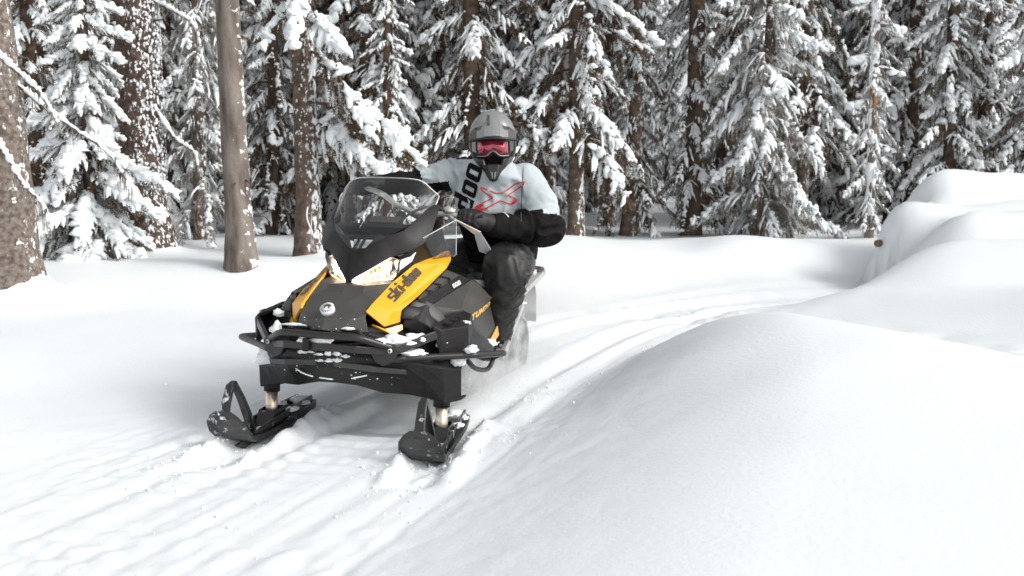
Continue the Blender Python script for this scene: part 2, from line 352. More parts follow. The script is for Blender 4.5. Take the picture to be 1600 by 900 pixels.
def trunk_mesh(name, rad, H, seed, seg=14, flare=0.35, lean=0.0, rough=0.05):
    r = np.random.default_rng(seed); zs = np.concatenate([[-0.6], np.linspace(0, 1.0, 9) ** 1.3 * 1.0, np.linspace(1.2, H, 18)])
    P = np.stack([0.03 * np.sin(zs * 0.9 + seed) * rad / .15 + lean * zs, 0.02 * np.sin(zs * 0.7 + 2 * seed), zs], 1)
    rr = rad * (1 - 0.82 * np.clip(zs, 0, None) / H) * (1 + flare * np.exp(-np.clip(zs, 0, None) / 0.22)) + 0.01
    V, Q, T = cyl_np(P, rr, seg)
    j = 1 + rough * r.uniform(-1, 1, len(V)); ctr = np.repeat(P, seg, 0); V[:len(ctr)] = ctr + (V[:len(ctr)] - ctr) * j[:len(ctr), None]
    return mesh_np(name, V, [Q, T])
VAR = {}
def variant(key, spec):
    (nv, nt), (sv, st) = crown(**spec)
    m1 = mesh_np('needles_' + key, nv, [nt], False); m1.materials.append(M[spec_mat.get(key, 'needles')])
    m2 = mesh_np('snow_' + key, sv, [st], True); m2.materials.append(M['snow_clump'])
    VAR[key] = (m1, m2)
spec_mat = {'frosty': 'needles_frost', 'thin_a': 'needles_frost'}
variant('dense_a', dict(seed=1, z0=0.25, z1=8.5, r0=1.05, r1=0.25, dens=21, sets=BR_HEAVY))
variant('dense_b', dict(seed=2, z0=0.15, z1=8.0, r0=0.95, r1=0.2, dens=21, sets=BR_HEAVY + BR_MID))
variant('narrow', dict(seed=3, z0=0.2, z1=9, r0=0.70, r1=0.25, dens=22, sets=BR_HEAVY))
variant('mature_a', dict(seed=4, z0=1.3, z1=10, r0=1.2, r1=0.4, dens=14, sets=BR_MID + BR_HEAVY))
variant('mature_b', dict(seed=5, z0=0.6, z1=10, r0=1.05, r1=0.4, dens=14, sets=BR_MID + BR_THIN))
variant('frosty', dict(seed=6, z0=0.4, z1=9.5, r0=1.15, r1=0.3, dens=17, sets=BR_MID))
variant('thin_a', dict(seed=7, z0=0.4, z1=10, r0=0.75, r1=0.4, dens=13, sets=BR_THIN + BR_MID))
variant('high', dict(seed=8, z0=2.2, z1=10, r0=1.2, r1=0.4, dens=15, sets=BR_HEAVY + BR_MID))
variant('sapling', dict(seed=9, z0=0.1, z1=3.0, r0=0.85, r1=0.15, dens=38, sets=[make_branch(400 + i, 1.35, 0.85, 11, 1.45, .45) for i in range(5)]))
TR = {}
def tree(px, d, key, sc=1.0, rad=0.12, bark='bark_dark', label='', group=None, rot=None, lean=0.0, H=12, z=None, cat='tree', name='spruce_tree', sy=None, extra=None, lk=None, flare=.35):
    x = (px - 800) / 1650 * d; zz = (gh(x, d) if z is None else z)
    t = empty(name, (x, d, zz), (0, 0, 0)); tag(t, label, cat, group)
    tk = (round(rad, 2), bark, H)
    if tk not in TR:
        TR[tk] = trunk_mesh('trunk', rad, H, len(TR) + 1, flare=flare); TR[tk].materials.append(M[bark])
    tr = link('trunk', TR[tk], None, t); tr.rotation_euler = (0, lean, random.uniform(0, 6) if abs(lean) < 1e-4 else 0)
    if key:
        a = rot if rot is not None else random.uniform(0, 6.28)
        for nm, me in zip(('needles', 'snow_load'), VAR[key]):
            o = link(nm, me, None, t); o.rotation_euler = (0, lean, a); o.scale = (sc, sc, sy or sc); tag(o, kind='stuff')
    return t
# --- the trees one can tell apart, from left to right
def limb(root, pts, r0, snow=True, name='bare_limb'):
    """a bare bough with a ridge of snow lying on it; pts relative to the tree"""
    P = np.array(catmull([tuple(p) for p in pts], 4)); n = len(P)
    V, Q, T = cyl_np(P, np.linspace(r0, r0 * 0.35, n), 6)
    o = link(name, mesh_np(name, V, [Q, T]), M['bark_grey'], root)
    r = np.random.default_rng(int(abs(P[0][2]) * 1000) + n); PP = []; RR = []
    if snow:
        m_ = n * 3; tt = np.linspace(0, n - 1, m_); PS = np.stack([np.interp(tt, np.arange(n), P[:, k]) for k in range(3)], 1)
        rr = np.linspace(r0 * 1.3, r0 * 0.6, m_) * r.uniform(.45, 1.35, m_)
        V, Q, T = cyl_np(PS + np.array([0, -0.1, 0.75]) * rr[:, None] + r.normal(0, r0 * .12, (m_, 3)), rr, 8)
        s = link('snow_ridge', mesh_np('snow_ridge', V, [Q, T]), M['snow_clump'], o)
    A = Acc()                                           # frosted lichen hanging from the bough
    for k in range(n * 5):
        q = P[r.integers(n)] + r.normal(0, .015, 3); L_ = r.uniform(.02, .12) * (1 if r.random() < .8 else 1.8); w = r.uniform(.003, .008)
        e = q + np.array([r.uniform(-.015, .015), r.uniform(-.01, .01), -L_]); A.add(np.array([q + [-w, 0, 0], q + [w, 0, 0], e]), np.array([[0, 1, 2]])); A.add(np.array([q + [0, -w, 0], q + [0, w, 0], e]), np.array([[0, 1, 2]]))
    V, T = A.arr(); tag(link('hanging_lichen', mesh_np('hanging_lichen', V, [T], False), M['needles_frost'], o), kind='stuff')
    return o
def stuck_snow(root, rad, H, n, seed, sx=1.0, smin=.012, smax=.04, lean=0):
    r = np.random.default_rng(seed); A = Acc()
    for i in range(n):
        z = r.uniform(0.0, H); a = r.normal(-0.35, 0.85); rr = rad * (1 - 0.82 * z / 12) + 0.004
        s = r.uniform(smin, smax); c = np.array([rr * math.cos(a) + lean * z, rr * math.sin(a), z])
        tv = SV * (1 + r.uniform(-.55, .55, (len(SV), 1))); ang = a; v = tv * np.array([0.35, 1, 1.1]) * s
        A.add(rotz(v, ang) + c, SF)
    V, T = A.arr(); o = link('stuck_snow', mesh_np('stuck_snow', V, [T]), M['snow_clump'], root); tag(o, kind='stuff'); return o
def stubs(root, rad, n, seed, lean=0.0):
    r = np.random.default_rng(seed)
    for k in range(n):
        z = r.uniform(.3, 3.0); a = r.uniform(-2.6, .6); q = rad * (1 - .82 * z / 12) * .9; L = r.uniform(.04, .14); dx, dy = math.cos(a), math.sin(a)
        p0 = np.array([q * dx + lean * z, q * dy, z]); p1 = p0 + np.array([dx * L, dy * L, r.uniform(-.04, .02)]); p2 = p1 + np.array([dx * L * .5, dy * L * .5, -.02 - L * .3])
        V, Q, T = cyl_np([p0, p1, p2], [.011, .007, .003], 5); link('branch_stub', mesh_np('branch_stub', V, [Q, T]), M['bark_dark'], root)
def root_drift(root, rad, h=.35, seed=0, w=2.2):
    r = np.random.default_rng(seed); V, F = BV.copy(), BF
    V = V * (1 + r.uniform(-.04, .04, (len(V), 1))) * np.array([rad * w, rad * w, h])
    return link('snow_drift', mesh_np('snow_drift', V, [F]), M['snow'], root)

t = tree(-4, 7.9, None, rad=0.235, bark='bark_pale', lean=-0.03, label='thick pale trunk cut by the left edge of the photo, snow up its right side', name='spruce_tree', flare=.25)
limb(t, [(0.1, -.22, 1.75), (0.3, -.3, 1.6), (0.5, -.32, 1.42), (0.62, -.3, 1.2)], .02)
limb(t, [(0.1, -.25, 1.12), (0.25, -.32, .98), (0.36, -.34, .78), (0.5, -.34, .62), (0.54, -.34, .45)], .022)
limb(t, [(0.05, -.25, 1.55), (0.03, -.4, 1.3), (0.08, -.42, 1.05)], .018)
limb(t, [(0.2, .0, 1.5), (0.5, .0, 1.25), (0.85, 0, 1.0), (1.0, 0, .75)], .018)
stuck_snow(t, .235, 3, 120, 3, smin=.003, smax=.012, lean=-.03)
stubs(t, .22, 7, 34, -.03)
t = tree(140, 9.6, 'sapling', sc=1.02, rad=0.05, H=4, bark='bark_dark', name='young_spruce', label='short bushy spruce smothered in round snow pads right of the thick left trunk', rot=1.0)
t = tree(232, 10.4, None, rad=0.20, bark='bark_speckled', lean=-0.01, label='dark upright trunk speckled all over with stuck snow beside the bushy young spruce')
stuck_snow(t, .20, 3.6, 1100, 4, smin=.003, smax=.017)
stubs(t, .19, 9, 31)
limb(t, [(0.15, -.05, 2.35), (0.35, -.1, 2.25), (0.55, -.1, 2.1), (0.62, -.1, 1.75)], .02)
limb(t, [(0.12, -.05, 1.35), (0.32, -.1, 1.05), (0.5, -.1, .92), (0.54, -.1, .78)], .02)
limb(t, [(0.12, -.05, 2.75), (0.3, -.1, 2.65), (0.42, -.1, 2.4)], .015)
t = tree(318, 12.5, 'thin_a', rad=0.07, sc=1.0, bark='bark_brown', label='slim dark trunk with thin frosted boughs between the speckled and the smooth trunk')
stuck_snow(t, .07, 4, 200, 5, smin=.008, smax=.022)
t = tree(381, 9.0, None, rad=0.105, bark='bark_smooth', lean=-0.045, label='bare smooth grey-brown trunk leaning slightly left at the snow bank edge')
stuck_snow(t, .105, 3, 90, 6, smin=.003, smax=.012, lean=-.045)
stubs(t, .10, 9, 32, -.045)
t = tree(484, 10.6, None, rad=0.115, bark='bark_brown', lean=-0.03, label='brown trunk with a snowy bough crossing it, left of the windshield')
stuck_snow(t, .115, 3.2, 800, 7, smin=.003, smax=.013, lean=-.03)
stubs(t, .11, 8, 33, -.03)
def bough(root, z, az, L, sets=BR_HEAVY, seed=0, tilt=0.0, down=1.0):
    r = np.random.default_rng(seed); br = sets[seed % len(sets)]
    o1 = link('bough', mesh_np('bough', br[0][0], [br[0][1]], False), M['needles'], root)
    o2 = link('snow_load', mesh_np('snow_load', br[1][0], [br[1][1]], True), M['snow_clump'], o1)
    o1.scale = (L, L, L * down); o1.location = (0, 0, z); o1.rotation_euler = (0, tilt, az)
for k, (z, az, L) in enumerate(((2.35, -1.0, .9), (2.0, -0.7, 1.1), (1.75, -0.4, 1.2), (1.5, -.1, 1.25), (1.3, -.6, 1.0), (2.5, -2.1, .8), (2.9, -1.4, 1.0), (1.15, -.2, 1.0))):
    bough(t, z, az, L, seed=k)
group = 'snow-laden spruces of the forest edge'
T = [
 (578, 13.5, 'mature_a', 1.0, .07, 'bark_brown', 'spruce with drooping loaded boughs behind the left end of the windshield'),
 (610, 12.2, 'narrow', .62, .05, 'bark_dark', 'narrow snow-smothered young spruce just above the windshield'),
 (648, 15.5, 'high', 1.0, .08, 'bark_brown', 'spruce with bare lower trunk between the windshield and the rider'),
 (742, 12.8, 'mature_b', 1.0, .10, 'bark_dark', 'dark trunk rising right behind the rider helmet, thin boughs'),
 (800, 15.5, 'dense_b', 1.1, .09, 'bark_dark', 'full white spruce filling the gap right of the helmet'),
 (898, 12.6, 'mature_a', .92, .085, 'bark_brown', 'broad loaded spruce on a bare straight trunk right of the rider'),
 (985, 13.6, 'mature_b', .6, .10, 'bark_brown', 'leaning brown trunk with hanging fringes left of the snowy forest gap'),
 (1078, 13.6, 'mature_b', .6, .11, 'bark_dark', 'dark thick spruce with frosted hanging skirts right of the snowy forest gap'),
 (1125, 16.5, 'frosty', .8, .07, 'bark_dark', 'frosty spruce standing just behind the dark thick one'),
 (1190, 12.9, 'frosty', .88, .085, 'bark_brown', 'tall bare-stemmed spruce with arching frosted boughs above the trail'),
 (1252, 15.0, 'mature_a', 1.0, .08, 'bark_brown', 'spruce with brown trunk just left of the snow-plastered dead stem'),
 (1300, 17.5, 'dense_b', 1.1, .08, 'bark_dark', 'dense dark spruce behind the snow-plastered dead stem'),
 (1418, 15.5, 'dense_a', 1.0, .08, 'bark_dark', 'full spruce behind the left end of the snowy log pile'),
 (1478, 14.5, 'narrow', 1.05, .08, 'bark_dark', 'narrow white spruce above the middle of the snowy log pile'),
 (1530, 15.8, 'dense_b', 1.0, .08, 'bark_dark', 'second spruce from the right edge above the log pile'),
 (1612, 14.2, 'dense_a', .95, .09, 'bark_dark', 'spruce cut by the right edge of the photo above the log pile'),
 (430, 13.5, 'dense_b', .95, .07, 'bark_dark', 'snowy spruce between the smooth trunk and the brown trunk'),
 (270, 14.0, 'dense_a', 1.0, .08, 'bark_dark', 'snowy spruce right behind the speckled trunk'),
 (60, 12.0, 'dense_b', .9, .08, 'bark_dark', 'snowy spruce behind the thick pale left trunk'),
 (520, 15.0, 'dense_a', 1.0, .08, 'bark_dark', 'big white spruce between the brown trunk and the windshield'),
]
for k, (px, d, key, sc, rad, bark, lab) in enumerate(T):
    lean = {1190: .02, 985: .03, 1078: .015, 742: -.01}.get(px, 0.0)
    tree(px, d, key, sc, rad, bark, lab, group, lean=lean)
for px, d, rad, lab in ((548, 14.2, .075, 'slim bare brown trunk among boughs left of the windshield top'), (690, 14.6, .07, 'slim brown trunk seen above the far arm of the rider'), (860, 15.2, .08, 'brown trunk in the shade right of the rider shoulder'),
        (950, 15.4, .07, 'thin brown trunk left of the leaning trunk by the forest gap'), (1140, 14.8, .075, 'thin brown trunk between the dark thick spruce and the tall bare-stemmed one'), (1225, 16.0, .08, 'shaded brown trunk right of the tall bare-stemmed spruce'), (205, 12.8, .09, 'brown trunk directly left of the speckled trunk'), (1390, 16.2, .08, 'brown trunk right of the dead stem')):
    tree(px, d, 'high', .85, rad, 'bark_brown', lab, 'slim trunks standing between the forest edge spruces')
# the dead stem plastered with snow
t = tree(1357, 12.6, 'thin_a', sc=.55, rad=.035, bark='bark_grey', label='dead stem plastered white with one patch of bare orange wood', name='dead_tree', H=12, lean=.0)
rg = np.random.default_rng(77)
V, Q, T_ = cyl_np([(rg.uniform(-.008, .008), -.008, z) for z in np.linspace(.1, 4.2, 76)], .050 + rg.uniform(-.006, .014, 76), 11)
link('snow_load', mesh_np('snow_load', V[:11 * 27], [Q[:11 * 26]]), M['snow_clump'], t); link('snow_load', mesh_np('snow_load', V[11 * 31:-2], [Q[11 * 31:] - 11 * 31]), M['snow_clump'], t)
V, Q, T_ = cyl_np([(0, -.015, z) for z in (1.48, 1.54, 1.62, 1.72, 1.80)], [.040, .046, .048, .047, .040], 9)
link('bare_wood', mesh_np('bare_wood', V, [Q]), M['dead_wood'], t)
for k, (z, a, L, w) in enumerate(((1.62, 3.2, .34, .10), (2.15, 3.0, .3, .11), (2.5, 0.1, .36, .10), (2.0, .2, .4, .07), (2.85, 3.3, .3, .12), (1.1, .1, .3, .06))):
    lb = limb(t, [(0, 0, z), (L * .5 * math.cos(a), L * .4 * math.sin(a) - .03, z - .02), (L * math.cos(a), L * math.sin(a) - .03, z - .10)], .014)
    for q in (.55, .85):
        V = BV * (1 + rg.uniform(-.16, .16, (len(BV), 1))) * np.array([w * (1.5 - q), w * .7, w * .5]) + np.array([L * q * math.cos(a), L * q * math.sin(a) - .03, z - .03 - .05 * q]); link('snow_pad', mesh_np('snow_pad', V, [BF]), M['snow_clump'], lb)
# --- rows of spruces deeper in the forest, each its own tree
DEEP = 'spruces deeper in the forest'
rr = random.Random(5); keys = ['dense_a', 'dense_b', 'narrow', 'mature_a', 'frosty', 'dense_a', 'mature_b', 'high']
for row, (d0, n, x0, x1) in enumerate(((17.5, 17, -12, 12), (21, 19, -15, 15), (26, 21, -18, 18), (32, 22, -22, 22), (40, 24, -28, 28), (50, 24, -34, 34))):
    for i in range(n):
        x = x0 + (x1 - x0) * (i + rr.uniform(.15, .85)) / n; d = d0 + rr.uniform(-1.6, 1.8)
        px = 800 + 1650 * x / d
        if abs(px - 1022) < 22 + 1500 / d and d < 34: continue
        if px < -150 or px > 1750: continue
        tree(px, d, rr.choice(keys), rr.uniform(.95, 1.3) if row < 3 else rr.uniform(1.3, 1.7), rr.choice((.07, .08, .09)), 'bark_dark', 'snow-covered spruce standing deeper in the forest, half hidden by nearer trees', DEEP)
# the cut log that shows from the pile
lg = empty('log', (3.60, 10.42, 0.60)); tag(lg, 'cut log whose brown end pokes out of the snow pile', 'log')
V, Q, T_ = cyl_np([(0, -.0, 0), (.25, .02, 0), (1.6, -.15, .02)], [.034, .042, .05], 12)
link('bark', mesh_np('bark', V, [Q]), M['bark_dark'], lg)
V, Q, T_ = cyl_np([(-.006, 0, 0), (.01, 0, 0)], [.031, .032], 14); link('cut_end', mesh_np('cut_end', V, [Q, T_]), M['log_end'], lg)
lg.rotation_euler = (0, 0, R(25))
# ============================================================ the snowmobile
# local frame: +x forward, +y the machine's left, +z up; origin on the ground between the ski legs
YAW = 0.3079
SLED_LOC = (-0.7073, 4.5373, 0.0); SLED_ROT = (-0.0242, -0.0075, -(math.pi / 2 + YAW))
M['plastic'] = mat('matte_black_plastic', (0.013, 0.0115, 0.011), 0.45, var=0.2, vscale=30, bump=0.06, bscale=500, spec=0.32)
M['plastic_grey'] = mat('charcoal_plastic', (0.060, 0.057, 0.052), 0.42, var=0.12, vscale=9, bump=0.05, bscale=400, spec=0.42)
M['plastic_deep'] = mat('deep_black_plastic', (0.012, 0.011, 0.011), 0.55, spec=0.4)
M['tube_black'] = mat('black_powder_coat', (0.022, 0.020, 0.019), 0.33, spec=0.5, bump=0.04, bscale=300)
M['yellow'] = mat('yellow_plastic', (0.80, 0.385, 0.008), 0.30, var=0.03, vscale=6, coat=0.35, spec=0.5)
M['letter_dark'] = mat('letter_dark', (0.06, 0.052, 0.045), 0.5)
M['red'] = mat('red_plastic', (.5, .05, .03), .4)
M['letter_gold'] = mat('letter_gold', (0.85, 0.50, 0.12), 0.4)
M['letter_white'] = mat('letter_white', (0.75, 0.77, 0.78), 0.45)
M['gold'] = mat('gold_trim', (0.72, 0.38, 0.10), 0.4, spec=0.5)
M['alloy'] = mat('strut_alloy', (0.78, 0.66, 0.54), 0.32, metal=0.85, var=0.08, vscale=25)
M['silver'] = mat('brushed_silver', (0.62, 0.61, 0.58), 0.4, metal=0.7, var=0.15, vscale=20)
M['amber'] = mat('amber_dark', (0.22, 0.10, 0.02), 0.25, var=.4, vscale=30)
M['chrome'] = mat('chrome', (0.85, 0.8, 0.75), 0.12, metal=1.0)
M['rubber'] = mat('track_rubber', (0.035, 0.034, 0.033), 0.8, bump=0.4, bscale=60)
M['rubber_snowy'] = snow_speckled(mat('track_rubber_snowy', (0.06, 0.058, 0.055), 0.8), 0.38, 0.74, 9)
M['ski_plastic'] = snow_speckled(mat('ski_plastic', (0.02, 0.018, 0.018), 0.36, spec=0.6, bump=0.1, bscale=80), 0.60, 0.70, 22)
M['ski_shiny'] = snow_speckled(mat('ski_shiny', (0.018, 0.017, 0.017), 0.26, spec=0.6), 0.60, 0.72, 16)
M['seat'] = mat('seat_vinyl', (0.02, 0.019, 0.019), 0.5, bump=0.1, bscale=200)
def glassy(name, tint, refl=0.06, alpha=0.06):
    m = bpy.data.materials.new(name); m.use_nodes = True; nt = m.node_tree; nt.nodes.clear()
    o = nt.nodes.new('ShaderNodeOutputMaterial'); tr = nt.nodes.new('ShaderNodeBsdfTransparent'); tr.inputs[0].default_value = (*tint, 1)
    gl = nt.nodes.new('ShaderNodeBsdfGlossy'); gl.inputs['Roughness'].default_value = 0.05; gl.inputs['Color'].default_value = (1, 1, 1, 1)
    lw0 = nt.nodes.new('ShaderNodeLayerWeight'); lw = nt.nodes.new('ShaderNodeMath'); lw.operation = 'POWER'; lw.inputs[1].default_value = 4.0; nt.links.new(lw0.outputs['Facing'], lw.inputs[0])
    ma = nt.nodes.new('ShaderNodeMath'); ma.operation = 'MULTIPLY_ADD'; ma.inputs[1].default_value = 1.0; ma.inputs[2].default_value = alpha; ma.use_clamp = True
    mx = nt.nodes.new('ShaderNodeMixShader')
    nt.links.new(lw.outputs[0], ma.inputs[0]); nt.links.new(ma.outputs[0], mx.inputs[0]); nt.links.new(tr.outputs[0], mx.inputs[1]); nt.links.new(gl.outputs[0], mx.inputs[2]); nt.links.new(mx.outputs[0], o.inputs['Surface'])
    return m
M['screen'] = glassy('clear_screen', (0.90, 0.92, 0.92), alpha=0.07)
M['screen_dark'] = glassy('darkened_screen', (0.6, 0.6, 0.6), alpha=0.04)  # darkened glass for the arm that shows dark through the screen
M['lens'] = glassy('lamp_lens', (0.97, 0.95, 0.92), alpha=0.03)
M['edge_clear'] = mat('clear_edge', (0.7, 0.72, 0.72), 0.2)
def emit(name, col, s):
    m = bpy.data.materials.new(name); m.use_nodes = True; b = m.node_tree.nodes['Principled BSDF']
    b.inputs['Emission Color'].default_value = (*col, 1); b.inputs['Emission Strength'].default_value = s; b.inputs['Base Color'].default_value = (*col, 1); return m
M['lamp_warm'] = emit('bulb_glow', (1.0, 0.86, 0.70), 7.0)
M['lamp_soft'] = emit('lit_light_guide', (1.0, 0.62, 0.36), 2.2)

sled = empty('snowmobile', SLED_LOC, SLED_ROT)
tag(sled, 'black and yellow snowmobile with lit headlights carrying the rider down the snowy trail', 'snowmobile')
mir = lambda pts: [(p[0], -p[1], p[2]) for p in pts]
def mods(o, sol=0.0, bev=0.0, off=-1, seg=2, sub=0):
    if sol: m = o.modifiers.new('solid', 'SOLIDIFY'); m.thickness = sol; m.offset = off
    if bev: m = o.modifiers.new('bevel', 'BEVEL'); m.width = bev; m.segments = seg; m.limit_method = 'ANGLE'; m.angle_limit = R(25)
    if sub: m = o.modifiers.new('sub', 'SUBSURF'); m.levels = sub; m.render_levels = sub
    return o
def poly(name, V, F, m, parent, sol=0.012, bev=0.004, off=-1, outward=None, smooth=False, sub=0):
    """a panel from explicit corners and faces; outward = a point the faces must look away from"""
    bm = bmesh.new(); vs_ = [bm.verts.new(v) for v in V]
    for f in F: bm.faces.new([vs_[i] for i in f])
    bmesh.ops.recalc_face_normals(bm, faces=bm.faces)
    if outward is not None:
        o_ = Vector(outward); s = sum((f.calc_center_median() - o_).dot(f.normal) * f.calc_area() for f in bm.faces)
        if s < 0: bmesh.ops.reverse_faces(bm, faces=bm.faces)
    me = bpy.data.meshes.new(name); bm.to_mesh(me); bm.free()
    o = link(name, me, m, parent, smooth); mods(o, sol, bev, off, sub=sub); return o
def both(name, V, F, m, parent, **k):
    a = poly(name, V, F, m, parent, **k); b = poly(name, mir(V), F, m, parent, **k); return a, b
def tube(name, pts, r, m, parent, seg=10, n=5, flat=None, closed=False):
    P = np.array(catmull([tuple(p) for p in pts], n)) if n > 1 else np.array(pts, float)
    rr = np.full(len(P), r) if np.isscalar(r) else np.interp(np.linspace(0, 1, len(P)), np.linspace(0, 1, len(r)), r)
    V, Q, T = cyl_np(P, rr, seg); o = link(name, mesh_np(name, V, [Q, T]), m, parent); return o
def barbox(name, pts, w, h, m, parent, bev=0.003):
    """box section w wide and h high following pts"""
    V, F = [], []; P = [Vector(p) for p in pts]
    for i, p in enumerate(P):
        t = (P[min(i + 1, len(P) - 1)] - P[max(i - 1, 0)]).normalized(); s = t.cross(Vector((0, 0, 1))).normalized(); u = s.cross(t)
        for a, b in ((-1, -1), (1, -1), (1, 1), (-1, 1)): V.append(p + s * a * w / 2 + u * b * h / 2)
    for i in range(len(P) - 1):
        for k in range(4): F.append((i * 4 + k, i * 4 + (k + 1) % 4, i * 4 + 4 + (k + 1) % 4, i * 4 + 4 + k))
    F.append((0, 1, 2, 3)); n = len(V); F.append((n - 4, n - 3, n - 2, n - 1))
    return poly(name, V, F, m, parent, sol=0, bev=bev)
def prism(name, outline, d, m, parent, bev=0.003):
    """closed outline extruded along vector d"""
    n = len(outline); V = [Vector(p) for p in outline] + [Vector(p) + Vector(d) for p in outline]
    F = [tuple(range(n)), tuple(range(n, 2 * n))] + [(i, (i + 1) % n, n + (i + 1) % n, n + i) for i in range(n)]
    return poly(name, V, F, m, parent, sol=0, bev=bev)
def blob(name, c, s, m, parent, seed=0, rot=0.0, n=1.0, amp=.35):
    bm = bmesh.new(); bmesh.ops.create_icosphere(bm, subdivisions=3, radius=1)
    for v in bm.verts:
        k = 1 + amp * noise.noise(v.co * 1.6 * n + Vector((seed * 3.1, seed, 0))) + amp * .55 * noise.noise(v.co * 4.2 + Vector((seed, 7, 0))) + amp * .3 * noise.noise(v.co * 9 + Vector((seed, 3, 1)))
        co = v.co * k; co.z *= (0.5 if co.z < 0 else 1); co = Matrix.Rotation(rot, 3, 'Z') @ Vector((co.x * s[0], co.y * s[1], co.z * s[2])); v.co = co + Vector(c)
    me = bpy.data.meshes.new(name); bm.to_mesh(me); bm.free(); return link(name, me, m, parent, True)

# ---- lettering: flat outlines with holes, cut fine and laid on the panel below
GL = {
 'o': (.84, [[(.14, 0), (.7, 0), (.84, .12), (.84, .88), (.7, 1), (.14, 1), (0, .88), (0, .12)], [(.30, .2), (.30, .8), (.54, .8), (.54, .2)]]),
 'd': (.84, [[(.14, 0), (.84, 0), (.84, 1.4), (.54, 1.4), (.54, 1), (.14, 1), (0, .88), (0, .12)], [(.30, .2), (.30, .8), (.54, .8), (.54, .2)]]),
 's': (.8, [[(0, 0), (.68, 0), (.8, .1), (.8, .55), (.68, .62), (.28, .62), (.28, .79), (.8, .79), (.8, 1), (.12, 1), (0, .9), (0, .48), (.12, .41), (.52, .41), (.52, .21), (0, .21)]]),
 'k': (.84, [[(0, 0), (.3, 0), (.3, .36), (.52, 0), (.84, 0), (.54, .52), (.82, 1), (.5, 1), (.3, .66), (.3, 1.4), (0, 1.4)]]),
 'i': (.3, [[(0, 0), (.3, 0), (.3, 1), (0, 1)], [(0, 1.14), (.3, 1.14), (.3, 1.4), (0, 1.4)]]),
 '-': (.4, [[(0, .4), (.4, .4), (.4, .62), (0, .62)]]),
 'T': (.9, [[(.32, 0), (.58, 0), (.58, .74), (.9, .74), (.9, 1), (0, 1), (0, .74), (.32, .74)]]),
 'U': (.9, [[(.15, 0), (.75, 0), (.9, .15), (.9, 1), (.64, 1), (.64, .26), (.26, .26), (.26, 1), (0, 1), (0, .15)]]),
 'N': (.9, [[(0, 0), (.26, 0), (.26, .55), (.64, 0), (.9, 0), (.9, 1), (.64, 1), (.64, .45), (.26, 1), (0, 1)]]),
 'D': (.9, [[(0, 0), (.75, 0), (.9, .15), (.9, .85), (.75, 1), (0, 1)], [(.26, .26), (.26, .74), (.64, .74), (.64, .26)]]),
 'R': (.9, [[(0, 0), (.26, 0), (.26, .3), (.45, .3), (.62, 0), (.9, 0), (.72, .34), (.9, .46), (.9, .86), (.76, 1), (0, 1)], [(.26, .54), (.26, .78), (.64, .78), (.64, .54)]]),
 'A': (.9, [[(0, 0), (.26, 0), (.26, .24), (.64, .24), (.64, 0), (.9, 0), (.9, .8), (.7, 1), (.2, 1), (0, .8)], [(.26, .48), (.26, .76), (.64, .76), (.64, .48)]]),
 '6': (.8, [[(.12, 0), (.68, 0), (.8, .12), (.8, .62), (.26, .62), (.26, .8), (.8, .8), (.8, 1), (.12, 1), (0, .88), (0, .12)], [(.26, .2), (.26, .42), (.54, .42), (.54, .2)]]),
 '0': (.8, [[(.12, 0), (.68, 0), (.8, .12), (.8, .88), (.68, 1), (.12, 1), (0, .88), (0, .12)], [(.26, .22), (.26, .78), (.54, .78), (.54, .22)]]),
}
def flat_mesh(loops, cut=0.0):
    """fill closed 2-D loops (holes allowed) -> vertices and triangles, cut by a grid"""
    cu = bpy.data.curves.new('tmp', 'CURVE'); cu.dimensions = '2D'; cu.fill_mode = 'BOTH'
    for lp in loops:
        sp = cu.splines.new('POLY'); sp.points.add(len(lp) - 1); sp.use_cyclic_u = True
        for i, p in enumerate(lp): sp.points[i].co = (p[0], p[1], 0, 1)
    ob = bpy.data.objects.new('tmp', cu); me = ob.to_mesh(); bm = bmesh.new(); bm.from_mesh(me); ob.to_mesh_clear()
    bpy.data.objects.remove(ob); bpy.data.curves.remove(cu)
    if cut:
        for ax in (0, 1):
            lo = min(v.co[ax] for v in bm.verts); hi = max(v.co[ax] for v in bm.verts); x = lo + cut
            while x < hi:
                co = [0, 0, 0]; no = [0, 0, 0]; co[ax] = x; no[ax] = 1
                bmesh.ops.bisect_plane(bm, geom=bm.verts[:] + bm.edges[:] + bm.faces[:], plane_co=co, plane_no=no); x += cut
    bmesh.ops.triangulate(bm, faces=bm.faces)
    V = [tuple(v.co) for v in bm.verts]; bm.verts.index_update(); F = [tuple(v.index for v in f.verts) for f in bm.faces]; bm.free(); return V, F
def text_loops(t, h=1.0, gap=.14, shear=0.0):
    x = 0; out = []
    for ch in t:
        w, ls = GL[ch]; out += [[((x + px + shear * py) * h, py * h) for px, py in l] for l in ls]; x += w + gap
    return out, (x - gap) * h
def bvh_of(objs):
    dg = bpy.context.evaluated_depsgraph_get(); V = []; F = []
    for o in objs:
        e = o.evaluated_get(dg); me = e.to_mesh(); n = len(V); V += [v.co.copy() for v in me.vertices]; F += [tuple(i + n for i in p.vertices) for p in me.polygons]; e.to_mesh_clear()
    return BVHTree.FromPolygons(V, F)
